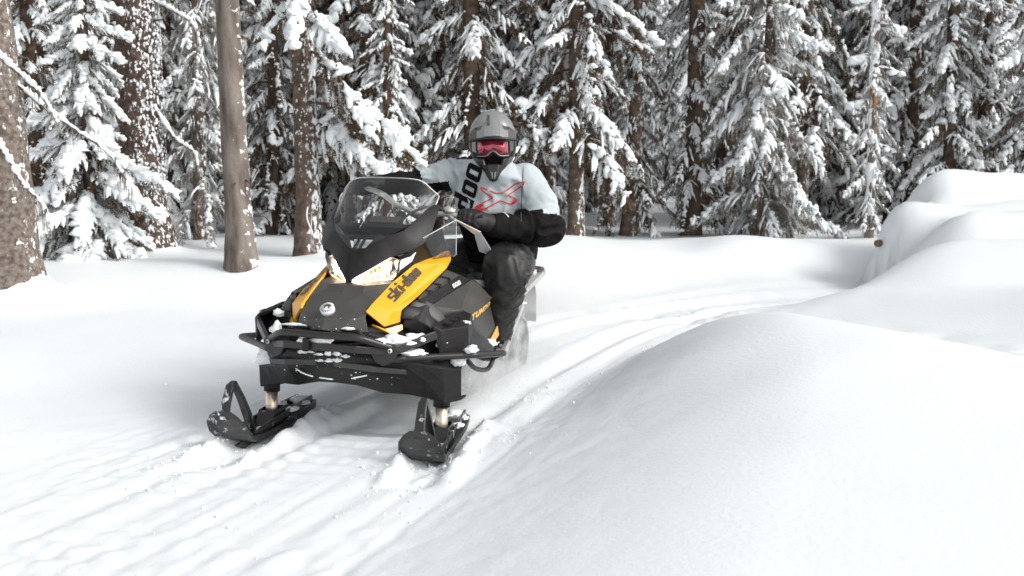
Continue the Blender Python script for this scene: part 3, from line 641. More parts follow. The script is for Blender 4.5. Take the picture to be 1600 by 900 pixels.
def drape(name, loops, o, ux, uy, bvh, m, parent, off=0.002, cut=0.0, ray=None):
    """lay flat artwork on a surface: o + x*ux + y*uy, dropped along the frame's normal"""
    V, F = flat_mesh(loops, cut); o, ux, uy = Vector(o), Vector(ux), Vector(uy); nrm = ux.cross(uy).normalized() if ray is None else -Vector(ray).normalized()
    W = []; ok = []
    for v in V:
        p = o + ux * v[0] + uy * v[1]; h = bvh.ray_cast(p + nrm * 0.4, -nrm, 0.9)
        ok.append(h[0] is not None); W.append((h[0] + (h[1] if h[1].dot(nrm) > 0 else -h[1]) * off) if h[0] is not None else p)
    me = bpy.data.meshes.new(name); me.from_pydata([tuple(w) for w in W], [], [f for f in F if all(ok[i] for i in f)]); me.update()
    return link(name, me, m, parent)

CTR = (-.3, 0, .45)
# inner dark hull that everything is hung on
hull = poly('inner_hull', [(.20, .10, .58), (.17, .22, .50), (.02, .25, .66), (-.16, .235, .79), (-.48, .25, .80), (-.55, .27, .60), (-.55, .27, .42), (.0, .30, .42),
      (.20, -.10, .58), (.17, -.22, .50), (.02, -.25, .66), (-.16, -.235, .79), (-.48, -.25, .80), (-.55, -.27, .60), (-.55, -.27, .42), (.0, -.30, .42)],
      [(0, 1, 2), (2, 1, 7), (2, 7, 3), (3, 7, 4), (4, 7, 6, 5), (8, 10, 9), (10, 15, 9), (10, 11, 15), (11, 12, 15), (12, 13, 14, 15), (0, 2, 10, 8), (2, 3, 11, 10), (3, 4, 12, 11), (4, 5, 13, 12), (5, 6, 14, 13), (6, 7, 15, 14), (7, 1, 9, 15), (1, 0, 8, 9)], M['plastic_deep'], sled, sol=0, bev=.01)
# hood
hv = [(.285, 0, .600), (.238, .085, .588), (.185, .165, .585), (.262, 0, .640), (.225, .10, .640), (.185, .150, .655), (.10, 0, .738), (.09, .09, .737), (.10, .155, .712), (.075, .0, .760), (.055, .08, .765), (-.04, .172, .772), (.04, 0, .775), (-.09, .15, .782)]
hf = [(0, 1, 4, 3), (1, 2, 5, 4), (3, 4, 7, 6), (4, 5, 8, 7), (6, 7, 10, 9), (7, 8, 11, 10), (9, 10, 12), (10, 11, 13, 12)]
n0 = len(hv); mp_ = {0: 0, 3: 3, 6: 6, 9: 9, 12: 12}; hvm = list(hv); idm = {}
for i, v in enumerate(hv):
    if i in mp_: idm[i] = i
    else: idm[i] = len(hvm); hvm.append((v[0], -v[1], v[2]))
hood = poly('hood', hvm, hf + [tuple(idm[i] for i in f) for f in hf], M['plastic_grey'], sled, outward=CTR, bev=.003, sol=.01)
# recessed mouth under the hood lip
poly('nose_intake', [(.25, -.15, .60), (.25, .15, .60), (.20, .20, .53), (.20, -.20, .53)], [(0, 1, 2, 3)], M['plastic_deep'], sled, outward=CTR)
for k in range(4): barbox('intake_louvre', [(.215, -.19, .592 - .014 * k), (.268 - .004 * k, -.08, .590 - .016 * k), (.282 - .004 * k, 0, .588 - .016 * k), (.268 - .004 * k, .08, .590 - .016 * k), (.215, .19, .592 - .014 * k)], .01, .006, M['plastic'], sled, bev=.001)
# dark cheeks between hood and bumper
both('hood_cheek', [(.185, .165, .585), (.125, .245, .555), (.165, .20, .50), (.235, .10, .53)], [(0, 1, 2, 3)], M['plastic'], sled, outward=CTR)
# yellow panels with the lower chip
yv = [(.183, .152, .673), (.141, .157, .700), (-.043, .172, .781), (-.202, .20, .846), (-.31, .22, .866), (-.474, .235, .887), (-.504, .26, .868), (-.479, .27, .850), (-.388, .285, .820), (-.077, .278, .722), (.06, .258, .672), (.065, .255, .622), (.131, .212, .607), (.10, .236, .676), (-.35, .270, .846)]
yf = [(0, 1, 13, 12), (1, 2, 13), (2, 3, 14, 13), (3, 4, 14), (4, 5, 6, 7, 14), (13, 14, 8, 9), (14, 7, 8), (13, 9, 10), (12, 13, 10, 11)]
yel = both('yellow_panel', yv, yf, M['yellow'], sled, outward=CTR, sol=.012, bev=.003)
both('yellow_chip', [(.175, .178, .622), (.131, .214, .599), (.058, .262, .614), (.068, .268, .592), (.113, .243, .572)], [(0, 1, 4), (1, 2, 3, 4)], M['yellow'], sled, outward=CTR, sol=.01, bev=.002)
dg0 = bpy.context.evaluated_depsgraph_get()
for sgn, panel in zip((1, -1), yel):
    bv = bvh_of([panel]); ls, w = text_loops('ski-doo', 1, .10, .12)
    a, b = Vector((.055, .213 * sgn, .712)), Vector((-.20, .238 * sgn, .820))       # start and end of the word's base line
    if sgn > 0: ux = (b - a) / w; up = Vector((-.10, -.35, .8))
    else: ux = (a - b) / w; a = b; up = Vector((-.10, .35, .8))
    up = (up - ux.normalized() * up.dot(ux.normalized())).normalized() * .036
    nr = ux.cross(up).normalized()
    tag(drape('lettering', ls, a + Vector((0, 0, -.014)), ux, up, bv, M['letter_dark'], panel, off=.0025, cut=.5))
# badge
bd = tube('badge', [(.222, 0, .669), (.236, 0, .687)], [.030, .030], M['letter_white'], sled, seg=28, n=1)
def ring_at(name, r0, r1, h, m, parent, a0=0, a1=360, n=24, dz=0.0):
    c = Vector((.236, 0, .687)); nrm = Vector((.014, 0, .018)).normalized(); u = Vector((0, 1, 0)); v = nrm.cross(u)
    V = []; F = []
    for i in range(n + 1):
        a = R(a0 + (a1 - a0) * i / n)
        for r in (r0, r1): V.append(c + nrm * h + (u * math.cos(a) + v * math.sin(a)) * r)
    for i in range(n): F.append((2 * i, 2 * i + 1, 2 * i + 3, 2 * i + 2))
    return poly(name, V, F, m, parent, sol=0, bev=0)
ring_at('badge_ring', .0195, .021, .001, M['letter_dark'], bd)
ring_at('badge_emblem', .007, .0135, .001, M['letter_dark'], bd, -40, 215, 16)
ring_at('badge_emblem', .0145, .018, .001, M['letter_dark'], bd, 20, 160, 12)
for k in range(8):
    a = 30 + 17 * k if k < 8 else 0
    ring_at('badge_letter', .0228, .027, .001, M['letter_dark'], bd, 205 + 18 * k, 215 + 18 * k, 2)
# headlights: faceted reflector tray, bulbs, ribs and a clear lens
for sgn in (1, -1):
    S = (lambda p: p) if sgn > 0 else (lambda p: (p[0], -p[1], p[2]))
    front = [S(p) for p in [(.040, .016, .766), (.028, .024, .752 + .02), (-.085, .150, .786), (-.105, .172, .822), (-.108, .168, .868), (-.090, .140, .880), (.010, .030, .812), (.036, .016, .800)]]
    back = [(p[0] - .055, p[1] * .96, p[2] + .004) for p in front]; n = len(front)
    tray = poly('headlight', front + back, [(i, (i + 1) % n, n + (i + 1) % n, n + i) for i in range(n)] + [tuple(range(n, 2 * n))], M['chrome'], sled, sol=.003, bev=0, off=1)
    poly('lens', [(p[0] + .004, p[1], p[2] + .001) for p in front], [tuple(range(n))], M['lens'], tray, sol=0, bev=0)
    A, B, C_, D = [Vector(p) for p in (front[0], front[2], front[5], front[7])]
    def at(u, v, dx=-.018): q = (A.lerp(B, u)).lerp(D.lerp(C_, u), v); return (q.x + dx, q.y, q.z)
    for u, v, r in ((.82, .52, .0150), (.50, .45, .011), (.40, .42, .010), (.90, .75, .008), (.64, .5, .012), (.72, .25, .008)):
        c = at(u, v); d = Vector((1, .25 * sgn, .0)).normalized()
        tube('bulb', [c, tuple(Vector(c) + d * .008)], [r, r * .8], M['lamp_warm'], tray, seg=10, n=1)
    for u in (.24, .35, .45, .56, .69): prism('reflector_rib', [at(u, .15, -.03), at(u + .035, .15, -.03), at(u + .035, .8, -.03), at(u, .8, -.03)], (.014, 0, 0), M['gold'], tray, bev=.001)
    tube('light_guide', [at(.02, .97, -.004), at(.5, .985, -.004), at(.98, .99, -.004)], .0032, M['lamp_soft'], tray, seg=6, n=1)
    tube('light_guide', [at(.015, .92, -.004), at(.005, .5, -.004), at(.02, .06, -.004)], .0034, M['lamp_soft'], tray, seg=6, n=1)
    tube('light_guide', [at(.04, .05, -.006), at(.95, .05, -.006)], .0035, M['lamp_soft'], tray, seg=6, n=1)
    poly('reflector_glow', [at(.03, .2, -.012), at(.34, .2, -.02), at(.34, .8, -.024), at(.03, .85, -.012)], [(0, 1, 2, 3)], M['lamp_warm'], tray, sol=.002, bev=0)  # glowing plate standing in for bulb light thrown back by the tray
    # lens tail: bright and dark reflection put into opaque material by side
    poly('lens_tail', [S(p) for p in [(-.104, .172, .822), (-.110, .170, .866), (-.150, .205, .885), (-.175, .222, .905), (-.150, .212, .862)]], [(0, 1, 2, 3, 4)], M['silver'] if sgn > 0 else M['plastic'], tray, sol=.004, bev=.001)
# windshield surround (outer contour, inner contour) from the neck up to the horn on each side
outer = [(.052, .0, .775), (.050, .013, .790), (-.076, .140, .882), (-.112, .170, .892), (-.125, .212, .905), (-.190, .252, .940), (-.240, .268, .990), (-.355, .262, 1.108)]
inner = [(-.048, .0, .918), (-.050, .036, .920), (-.080, .064, .961), (-.098, .105, .970), (-.118, .150, .985), (-.150, .170, .998), (-.205, .205, 1.045), (-.330, .232, 1.112)]
V = []; 
for o_, i_ in zip(outer, inner): V += [o_, i_]
F = [(2 * i, 2 * i + 1, 2 * i + 3, 2 * i + 2) for i in range(len(outer) - 1)]
base = list(V); nV = len(V); full = list(V); im = {0: 0, 1: 1}
for i in range(2, nV): im[i] = len(full); full.append((V[i][0], -V[i][1], V[i][2]))
FF = F + [tuple(im[i] for i in f) for f in F]
# the vent in the middle with its bridge above
vb = len(full); full += [(-.088, 0, .992), (-.086, .055, .985), (-.075, .058, .962), (-.083, 0, .972), (-.086, -.055, .985), (-.075, -.058, .962)]
FF += [(vb, vb + 1, vb + 2, vb + 3), (vb, vb + 3, vb + 5, vb + 4), (vb + 1, 7, 5, vb + 2), (vb + 4, vb + 5, im[5], im[7])]
full[vb + 2] = (-.080, .052, .962); full[vb + 5] = (-.080, -.052, .962); full[vb + 1] = (-.092, .07, .984); full[vb + 4] = (-.092, -.07, .984)
surround = poly('windshield_surround', full, FF, M['plastic'], sled, outward=(-.6, 0, .6), sol=.012, bev=.003, smooth=True)
surround.data.set_sharp_from_angle(angle=R(50)); surround.modifiers['bevel'].angle_limit = R(50)
poly('vent_floor', [(-.065, .035, .905), (-.125, .055, .950), (-.125, -.055, .950), (-.065, -.035, .905)], [(0, 1, 2, 3)], M['letter_white'], sled, sol=.004, bev=0)
for y in (-.022, .004): barbox('vent_rib', [(-.055, y, .912), (-.115, y, .958)], .008, .012, M['plastic_deep'], sled, bev=.001)
# side walls between surround, yellow panel and console
both('console_side', [(-.112, .172, .880), (-.125, .210, .903), (-.190, .250, .938), (-.240, .264, .985), (-.36, .268, 1.0), (-.46, .262, .895), (-.31, .222, .862), (-.202, .20, .842), (-.09, .165, .79)], [(0, 1, 7, 8), (1, 2, 6, 7), (2, 3, 4, 5, 6)], M['plastic'], sled, outward=CTR, sol=.008, bev=.002)
poly('dashboard', [(-.40, .22, .95), (-.40, -.22, .95), (-.22, -.18, 1.02), (-.22, .18, 1.02), (-.58, .15, .88), (-.58, -.15, .88)], [(0, 1, 2, 3), (0, 4, 5, 1)], M['plastic_deep'], sled, sol=.02, bev=.004)
poly('gauge', [(-.30, .07, 1.005), (-.30, -.07, 1.005), (-.36, -.07, 1.03), (-.36, .07, 1.03)], [(0, 1, 2, 3)], M['letter_dark'], sled, sol=.02, bev=.003)
both('amber_duct', [(-.33, .24, .872), (-.38, .262, .893), (-.44, .268, .898), (-.495, .262, .875), (-.42, .252, .872)], [(0, 1, 2, 3, 4)], M['amber'], sled, outward=CTR, sol=.01, bev=.003)
# windshield: rows from the surround up to the cut-off top
rows = [[(.00, 0, .885), (-.055, .08, .955), (-.125, .150, .982), (-.205, .205, 1.042), (-.33, .240, 1.10)],
        [(-.09, 0, .985), (-.115, .09, 1.00), (-.165, .155, 1.02), (-.235, .207, 1.06), (-.345, .243, 1.112)],
        [(-.20, 0, 1.09), (-.215, .10, 1.09), (-.25, .165, 1.085), (-.29, .212, 1.10), (-.36, .245, 1.13)],
        [(-.262, 0, 1.155), (-.27, .11, 1.15), (-.29, .17, 1.145), (-.32, .214, 1.14), (-.375, .244, 1.145)],
        [(-.34, 0, 1.224), (-.34, .11, 1.222), (-.345, .172, 1.212), (-.36, .216, 1.175), (-.385, .238, 1.150)]]
def sheet(rows):
    V, F = [], []; m_ = len(rows[0]) * 2 - 1
    for r_ in rows: V += [(p[0], -p[1], p[2]) for p in r_[:0:-1]] + list(r_)
    for i in range(len(rows) - 1):
        for k in range(m_ - 1): a = i * m_ + k; F.append((a, a + 1, a + 1 + m_, a + m_))
    return V, F
V, F = sheet(rows); ws = poly('windshield', V, F, M['screen'], sled, sol=0, bev=0, smooth=True, outward=(-.6, 0, .9), sub=1)
V, F = sheet([[(p[0] + .004, p[1], p[2] + .003) for p in r_[:4]] for r_ in rows[3:]])
poly('dark_band', V, F, M['screen_dark'], ws, sol=0, bev=0, smooth=True, sub=1)  # dark of the arm and refraction behind the glass, put into this sheet
edge = [(p[0], -p[1], p[2]) for p in rows[-1][:0:-1]] + rows[-1]
tube('screen_brace', [(-.272, -.005, 1.155), (-.19, -.012, 1.08), (-.105, -.02, 1.0)], .003, M['screen'], ws, seg=6)
tube('screen_edge', edge, .0028, M['edge_clear'], ws, seg=6, n=3)
for s_ in (1, -1): tube('screen_edge', [(p[-1][0], p[-1][1] * s_, p[-1][2]) for p in rows], .0025, M['edge_clear'], ws, seg=6, n=2)
dl = [(-.128, .272, .968), (-.297, .36, 1.046), (-.297, .362, .890), (-.31, .345, .880)]
for s_ in (1, -1):
    q = dl if s_ > 0 else mir(dl); d_ = poly('side_deflector', q + ([(-.20, .29, .88)] if s_ > 0 else [(-.20, -.29, .88)]), [(0, 1, 2, 3, 4)], M['screen'], sled, sol=0, bev=0)
    tube('deflector_edge', [q[0], q[1], q[2], q[3]], .0022, M['edge_clear'], d_, seg=6, n=1)
tube('mirror_arm', [(-.12, -.25, .95), (-.20, -.33, 1.03), (-.26, -.36, 1.08)], .004, M['edge_clear'], sled, seg=6)
# flanks
def flank(sgn):
    T = (lambda p: p) if sgn > 0 else (lambda p: (p[0], -p[1], p[2]))
    kw = dict(outward=(-.35, 0, .4), sol=.012, bev=.005)
    J, I = (-.077, .276, .716), (-.388, .283, .814)
    P1, P2 = (-.013, .305, .712), (-.435, .332, .788)
    Q1, Q2 = (-.052, .338, .683), (-.512, .362, .762)
    vent = poly('vent_panel', [T(p) for p in (J, I, P2, P1)], [(0, 1, 2, 3)], M['plastic_grey'], sled, **kw)
    for t in ((.2, .45, .70) if sgn > 0 else ()):
        a = Vector(J).lerp(Vector(I), t); b = Vector(P1).lerp(Vector(P2), t); c = a.lerp(b, .5) + Vector((-.035, .012, .004))
        tube('vent_rib', [T(tuple(a + Vector((0, .006, .006)))), T(tuple(c)), T(tuple(b + Vector((0, .008, .005))))], .004, M['plastic_deep'], vent, seg=6)
    band = poly('shoulder_band', [T(p) for p in (P1, P2, Q2, Q1)], [(0, 1, 2, 3)], M['plastic'], sled, **kw)
    Pf = (-.07, .352, .668)
    V = [Q1, Q2, (-.565, .374, .742), (-.647, .388, .68), (-.70, .40, .60), (-.728, .412, .52), (-.727, .42, .478), (-.593, .43, .445), (-.50, .426, .475), (-.36, .415, .54), (-.20, .405, .600), (-.188, .428, .655), (-.60, .432, .672), Pf, (-.10, .372, .638)]
    F = [(0, 1, 11, 13), (1, 2, 12, 11), (2, 3, 12), (11, 12, 3, 4, 5, 9, 10), (5, 6, 7, 8, 9), (13, 11, 14), (11, 10, 14)]
    side = poly('side_panel', [T(p) for p in V], F, M['plastic_grey'], sled, **kw)
    poly('gold_corner', [T(p) for p in ((-.735, .422, .520), (-.735, .430, .474), (-.60, .440, .440), (-.575, .438, .468))], [(0, 1, 2, 3)], M['gold'], side, outward=(-.35, 0, .4), sol=.006, bev=.002)
    barbox('panel_rail', [T(p) for p in ((-.225, .425, .615), (-.40, .437, .535), (-.575, .445, .440))], .014, .022, M['plastic_grey'], side)
    # rounded shells ahead of the panel
    for k, (dx, dy, dz) in enumerate(((0, 0, 0), (-.052, .016, .022))):
        vv = [T((x + dx, y + dy, z + dz)) for x, y, z in ((.060, .262, .690), (.005, .300, .698), (-.035, .345, .668), (-.055, .385, .615), (-.060, .395, .545), (.085, .255, .630), (.055, .300, .640), (.022, .345, .615), (-.005, .388, .575), (-.015, .395, .530))]
        poly('fender_shell', vv, [(0, 1, 6, 5), (1, 2, 7, 6), (2, 3, 8, 7), (3, 4, 9, 8)], M['plastic'] if k == 0 else M['plastic_grey'], sled, outward=(-.35, 0, .4), sol=.02, bev=0, sub=2, smooth=True)
    poly('fender', [T(p) for p in ((.045, .268, .668), (.060, .262, .60), (.01, .34, .560), (-.05, .40, .560), (-.12, .41, .62), (-.04, .33, .692), (.035, .33, .63))], [(0, 1, 6), (1, 2, 6), (2, 3, 6), (3, 4, 5, 6), (5, 0, 6)], M['plastic'], sled, **kw)
    poly('lower_cowl', [T(p) for p in ((.17, .19, .56), (.01, .33, .565), (-.06, .41, .565), (-.10, .47, .43), (.03, .40, .40), (.17, .23, .44))], [(0, 1, 4, 5), (1, 2, 3, 4)], M['plastic_deep'], sled, **kw)
    # mounting box with slots
    bx = poly('mount_box', [T(p) for p in ((.088, .410, .622), (-.265, .405, .650), (-.215, .468, .640), (-.085, .505, .604), (.065, .440, .598), (-.095, .505, .478), (.055, .44, .470), (-.36, .455, .482), (-.19, .47, .60))],
       [(0, 1, 2, 3, 4), (4, 3, 5, 6), (3, 2, 7, 5), (0, 4, 6)], M['plastic'], sled, outward=(-.1, .38, .5), sol=.008, bev=.003)
    for k in range(3): poly('slot', [T(p) for p in ((.02 - .07 * k, .430, .6245 + .005 * k), (-.03 - .07 * k, .430, .6285 + .005 * k), (-.035 - .07 * k, .455, .6235 + .005 * k), (.012 - .07 * k, .452, .6195 + .005 * k))], [(0, 1, 2, 3)], M['plastic_deep'], bx, sol=.003, bev=0, off=0)
    poly('side_brace', [T(p) for p in ((-.095, .512, .478), (-.17, .478, .598), (-.60, .47, .425), (-.55, .48, .405), (-.30, .51, .42))], [(0, 1, 2, 3, 4)], M['plastic'], sled, outward=(-.3, .3, .5), sol=.01, bev=.003)
    tube('footwell_hoop', [T(p) for p in ((-.10, .50, .45), (-.18, .505, .405), (-.33, .505, .375), (-.39, .51, .395), (-.43, .52, .465))], .011, M['tube_black'], sled, seg=8, n=3)
    return side, band
sideL, bandL = flank(1); sideR, bandR = flank(-1)
bv = bvh_of([sideL]); ls, w = text_loops('TUNDRA', 1, .16, .25)
a, b = Vector((-.385, .42, .585)), Vector((-.655, .43, .634)); ux = (b - a) / w; up = Vector((0, -.1, 1)); up = (up - ux.normalized() * up.dot(ux.normalized())).normalized() * .028
drape('lettering', ls, a, ux, up, bv, M['letter_gold'], sideL, off=.003, cut=.5)
bv = bvh_of([bandL]); ls, w = text_loops('600', 1, .12, .2)
a, b = Vector((-.315, .338, .728)), Vector((-.395, .348, .746)); ux = (b - a) / w; up = Vector((0, -.8, 1)); up = (up - ux.normalized() * up.dot(ux.normalized())).normalized() * .019
drape('lettering', ls, a, ux, up, bv, M['letter_white'], bandL, off=.003, cut=.5)
# belly cowl: stations across the machine
st = [(0.0, [(.235, .545), (.262, .50), (.245, .44), (.16, .36), (.05, .35)]), (.10, [(.23, .54), (.258, .495), (.235, .43), (.15, .348), (.04, .34)]),
      (.20, [(.20, .53), (.225, .485), (.195, .41), (.115, .325), (.02, .32)]), (.30, [(.14, .52), (.165, .47), (.13, .40), (.06, .308), (-.02, .31)]),
      (.37, [(.06, .49), (.09, .45), (.075, .39), (.035, .30), (-.06, .285)]), (.44, [(-.02, .47), (.035, .435), (.03, .38), (.012, .272), (-.08, .27)]),
      (.49, [(-.09, .45), (-.05, .42), (-.055, .37), (-.06, .285), (-.12, .29)])]
V, F = [], []
sts = [(-y, p) for y, p in st[:0:-1]] + st
for k, (y, pr) in enumerate(sts):
    for j, (x, z) in enumerate(pr): V.append((x + (.006 if (k % 2 and j == 3) else 0), y, z + (.008 if (k % 2 and j == 3) else 0)))
m_ = 5
for i in range(len(sts) - 1):
    for j in range(m_ - 1): a = i * m_ + j; F.append((a, a + m_, a + m_ + 1, a + 1))
belly = poly('belly_cowl', V, F, M['plastic'], sled, outward=(-.2, 0, .45), sol=.012, bev=.004)
for r_ in range(2):
    for k in range(6):
        y = -.10 + .04 * k; tube_r = .012
        if r_ == 0 or 1 < k < 5: blob('grille_snow', (.262 - r_ * .008, y, .497 - r_ * .028 + .004 * math.sin(k * 2.1)), (.008, .017, .008 + .003 * math.sin(k * 5)), M['snow_clump'], belly, seed=k + 9 * r_, amp=.7)
for pts in (((.185, -.20, .430), (.225, -.12, .405), (.240, -.06, .395)), ((.238, -.03, .392), (.240, .03, .390)), ((.228, .11, .398), (.205, .17, .412))): tube('snow_line', pts, .0032, M['snow_clump'], belly, seg=6, n=3)
both('belly_rib', [(.258, .04, .470), (.232, .20, .455), (.150, .32, .435), (.140, .32, .415), (.222, .20, .430), (.248, .04, .445)], [(0, 1, 4, 5), (1, 2, 3, 4)], M['plastic_grey'], sled, outward=(-.2, 0, .45), sol=.010, bev=.003)
poly('seat_bracket', [(-.60, .345, .752), (-.71, .368, .742), (-.71, .378, .700)], [(0, 1, 2)], M['silver'], sled, sol=.008, bev=.002)
# bumper
tube('bumper_tube', [(.20, -.285, .535), (.235, -.25, .548), (.300, -.175, .580), (.318, -.09, .584), (.325, 0, .584), (.318, .09, .584), (.300, .175, .580), (.235, .25, .548), (.20, .285, .535)], .0145, M['tube_black'], sled, n=4, seg=12)
bb = barbox('bumper_beam', [(.20, -.27, .515), (.292, -.16, .532), (.312, 0, .535), (.292, .16, .532), (.20, .27, .515)], .02, .030, M['tube_black'], sled)
for y in (-.045,): prism('bumper_tab', [(.322, y - .014, .52), (.322, y + .014, .52), (.322, y + .014, .568), (.322, y - .014, .568)], (.012, 0, 0), M['plastic'], sled, bev=.002)
for sgn in (1, -1):
    T = (lambda p: p) if sgn > 0 else (lambda p: (p[0], -p[1], p[2]))
    pl = prism('bumper_plate', [T(p) for p in ((.222, .188, .520), (.212, .236, .545), (.200, .292, .547), (.195, .308, .518), (.197, .290, .475), (.205, .245, .455), (.215, .215, .470))], (.016, .004 * sgn, .004), M['tube_black'], sled)
    for c in ((.235, .218, .516), (.224, .280, .525)): 
        b_ = tube('bolt', [T(c), T((c[0] + .006, c[1] + .002, c[2]))], [.0095, .009], M['letter_white'], pl, seg=12, n=1); tube('bolt_head', [T((c[0] + .004, c[1], c[2])), T((c[0] + .010, c[1] + .002, c[2]))], [.0055, .005], M['tube_black'], b_, seg=8, n=1)
    barbox('bumper_arm', [T(p) for p in ((.205, .295, .525), (.06, .425, .583))], .018, .036, M['tube_black'], sled)
    tube('bumper_wing', [T(p) for p in ((.20, .285, .487), (.10, .405, .490), (.0, .535, .492), (-.05, .570, .490), (-.25, .603, .468), (-.262, .60, .466))], .0145, M['tube_black'], sled, seg=12, n=3)
    tube('wing_strut', [T(p) for p in ((-.25, .595, .462), (-.40, .52, .42), (-.45, .47, .40))], .010, M['tube_black'], sled, seg=8, n=1)
# front legs and skis
for sgn in (1, -1):
    y = .41 * sgn
    leg = tube('ski_leg', [(-.035, y, .31), (-.03, y, .256)], .036, M['plastic_deep'], sled, seg=20, n=1)
    tube('leg_tube', [(-.03, y, .262), (-.018, y + .006, .19), (-.012, y + .012, .125)], .0275, M['alloy'], leg, seg=20, n=1)
    tube('leg_collar', [(-.0195, y + .004, .196), (-.019, y + .004, .190)], .0288, M['silver'], leg, seg=20, n=1)
def ski(name, y, steer):
    A = Matrix.Translation((-.012, y, .098)) @ Matrix.Rotation(steer, 4, 'Z')
    root = poly(name, *ski_body(A), M['ski_plastic'], sled, sol=0, bev=.004)
    c = lambda x, yy, z: tuple(A @ Vector((x, yy, z)))
    # loop handle: a flat band arching from the shovel to mid-ski
    pts = [(.485, 0, .135), (.462, 0, .20), (.425, 0, .262), (.395, 0, .272), (.32, 0, .19), (.245, 0, .09), (.225, 0, .03)]
    V, F = [], []
    for i, p in enumerate(pts):
        t = (Vector(pts[min(i + 1, 6)]) - Vector(pts[max(i - 1, 0)])).normalized(); nrm = Vector((t.z, 0, -t.x))
        w = (.020, .018, .016, .012, .016, .020, .022)[i]
        for a_, b_ in ((-1, -1), (1, -1), (1, 1), (-1, 1)): V.append(c(p[0] + nrm.x * .010 * b_, a_ * w, p[2] + nrm.z * .010 * b_))
    for i in range(6):
        for k in range(4): F.append((i * 4 + k, i * 4 + (k + 1) % 4, i * 4 + 4 + (k + 1) % 4, i * 4 + 4 + k))
    F += [(0, 1, 2, 3), (24, 25, 26, 27)]
    poly('ski_loop', V, F, M['ski_shiny'], root, sol=0, bev=.003)
    # saddle that takes the leg, side ribs, keel
    poly('saddle', [c(*p) for p in ((-.10, -.04, .02), (-.10, .04, .02), (.10, .04, .02), (.10, -.04, .02), (-.05, -.04, .09), (-.05, .04, .09), (.05, .04, .085), (.05, -.04, .085))], [(0, 1, 5, 4), (1, 2, 6, 5), (2, 3, 7, 6), (3, 0, 4, 7)], M['ski_shiny'], root, sol=.006, bev=.003)
    for s_ in (1, -1): barbox('ski_rib', [c(-.40, .035 * s_, .05), (c(-.15, .045 * s_, .05)), c(.12, .05 * s_, .045), c(.30, .05 * s_, .03)], .012, .035, M['ski_shiny'], root)
    poly('keel', [c(*p) for p in ((-.35, -.012, -.03), (.30, -.012, -.035), (.36, -.012, .0), (-.38, -.012, .0), (-.35, .012, -.03), (.30, .012, -.035), (.36, .012, .0), (-.38, .012, .0))], [(0, 1, 2, 3), (4, 5, 6, 7), (0, 1, 5, 4), (1, 2, 6, 5), (3, 0, 4, 7)], M['ski_shiny'], root, sol=0, bev=.003)
    for i, (x, yy, s_) in enumerate(((-.33, .0, .040), (-.27, .05, .022), (-.2, -.045, .03), (.16, .03, .022), (.22, -.03, .02), (-.12, .05, .025))): blob('snow_clump', c(x, yy, .055 if x < 0 else .03), (s_ * 1.4, s_, s_ * .5), M['snow_clump'], root, seed=i + 3 * y, amp=.6)
    return root
def ski_body(A):
    prof = [(-.46, .022, .040, 0), (-.40, .010, .060, 0), (-.28, .0, .066, 0), (-.1, 0, .07, 0), (.1, 0, .072, 0), (.24, .002, .075, 0), (.32, .012, .080, 0), (.385, .036, .088, 0), (.435, .072, .092, 0), (.468, .108, .084, 0), (.486, .140, .062, 0), (.492, .160, .034, 0)]
    V, F = [], []
    for i, (x, z, w, _) in enumerate(prof):
        rim = .028 if x < .34 else .012
        if i == 0: rim = .012
        for yy, zz in ((-w, z + rim), (-w * .96, z), (-w * .4, z - .004), (w * .4, z - .004), (w * .96, z), (w, z + rim), (w * .90, z + rim), (w * .84, z + .012), (-w * .84, z + .012), (-w * .90, z + rim)): V.append(tuple(A @ Vector((x, yy, zz))))
    for i in range(len(prof) - 1):
        for k in range(10): F.append((i * 10 + k, i * 10 + (k + 1) % 10, i * 10 + 10 + (k + 1) % 10, i * 10 + 10 + k))
    F.append(tuple(range(10))); n = len(V); F.append(tuple(range(n - 10, n)))
    return V, F
ski('ski', .42, .19); ski('ski', -.40, .13)
# tunnel, seat, running boards, rear rails, flap, track
poly('tunnel', [(-.55, .235, .42), (-1.45, .235, .55), (-1.98, .235, .66), (-1.98, .225, .70), (-1.45, .225, .62), (-.55, .225, .60), (-.55, -.235, .42), (-1.45, -.235, .55), (-1.98, -.235, .66), (-1.98, -.225, .70), (-1.45, -.225, .62), (-.55, -.225, .60)],
     [(0, 1, 4, 5), (1, 2, 3, 4), (6, 7, 10, 11), (7, 8, 9, 10), (5, 4, 10, 11), (4, 3, 9, 10)], M['silver'], sled, sol=.006, bev=.004)
poly('seat', [(-.62, .13, .84), (-.62, -.13, .84), (-1.0, -.16, .77), (-1.0, .16, .77), (-1.62, .16, .80), (-1.62, -.16, .80), (-.62, .14, .62), (-.62, -.14, .62), (-1.0, .17, .62), (-1.0, -.17, .62), (-1.66, .16, .68), (-1.66, -.16, .68)],
     [(0, 1, 2, 3), (3, 2, 5, 4), (0, 3, 8, 6), (3, 4, 10, 8), (1, 7, 9, 2), (2, 9, 11, 5), (4, 5, 11, 10), (0, 6, 7, 1)], M['seat'], sled, sol=0, bev=.03)
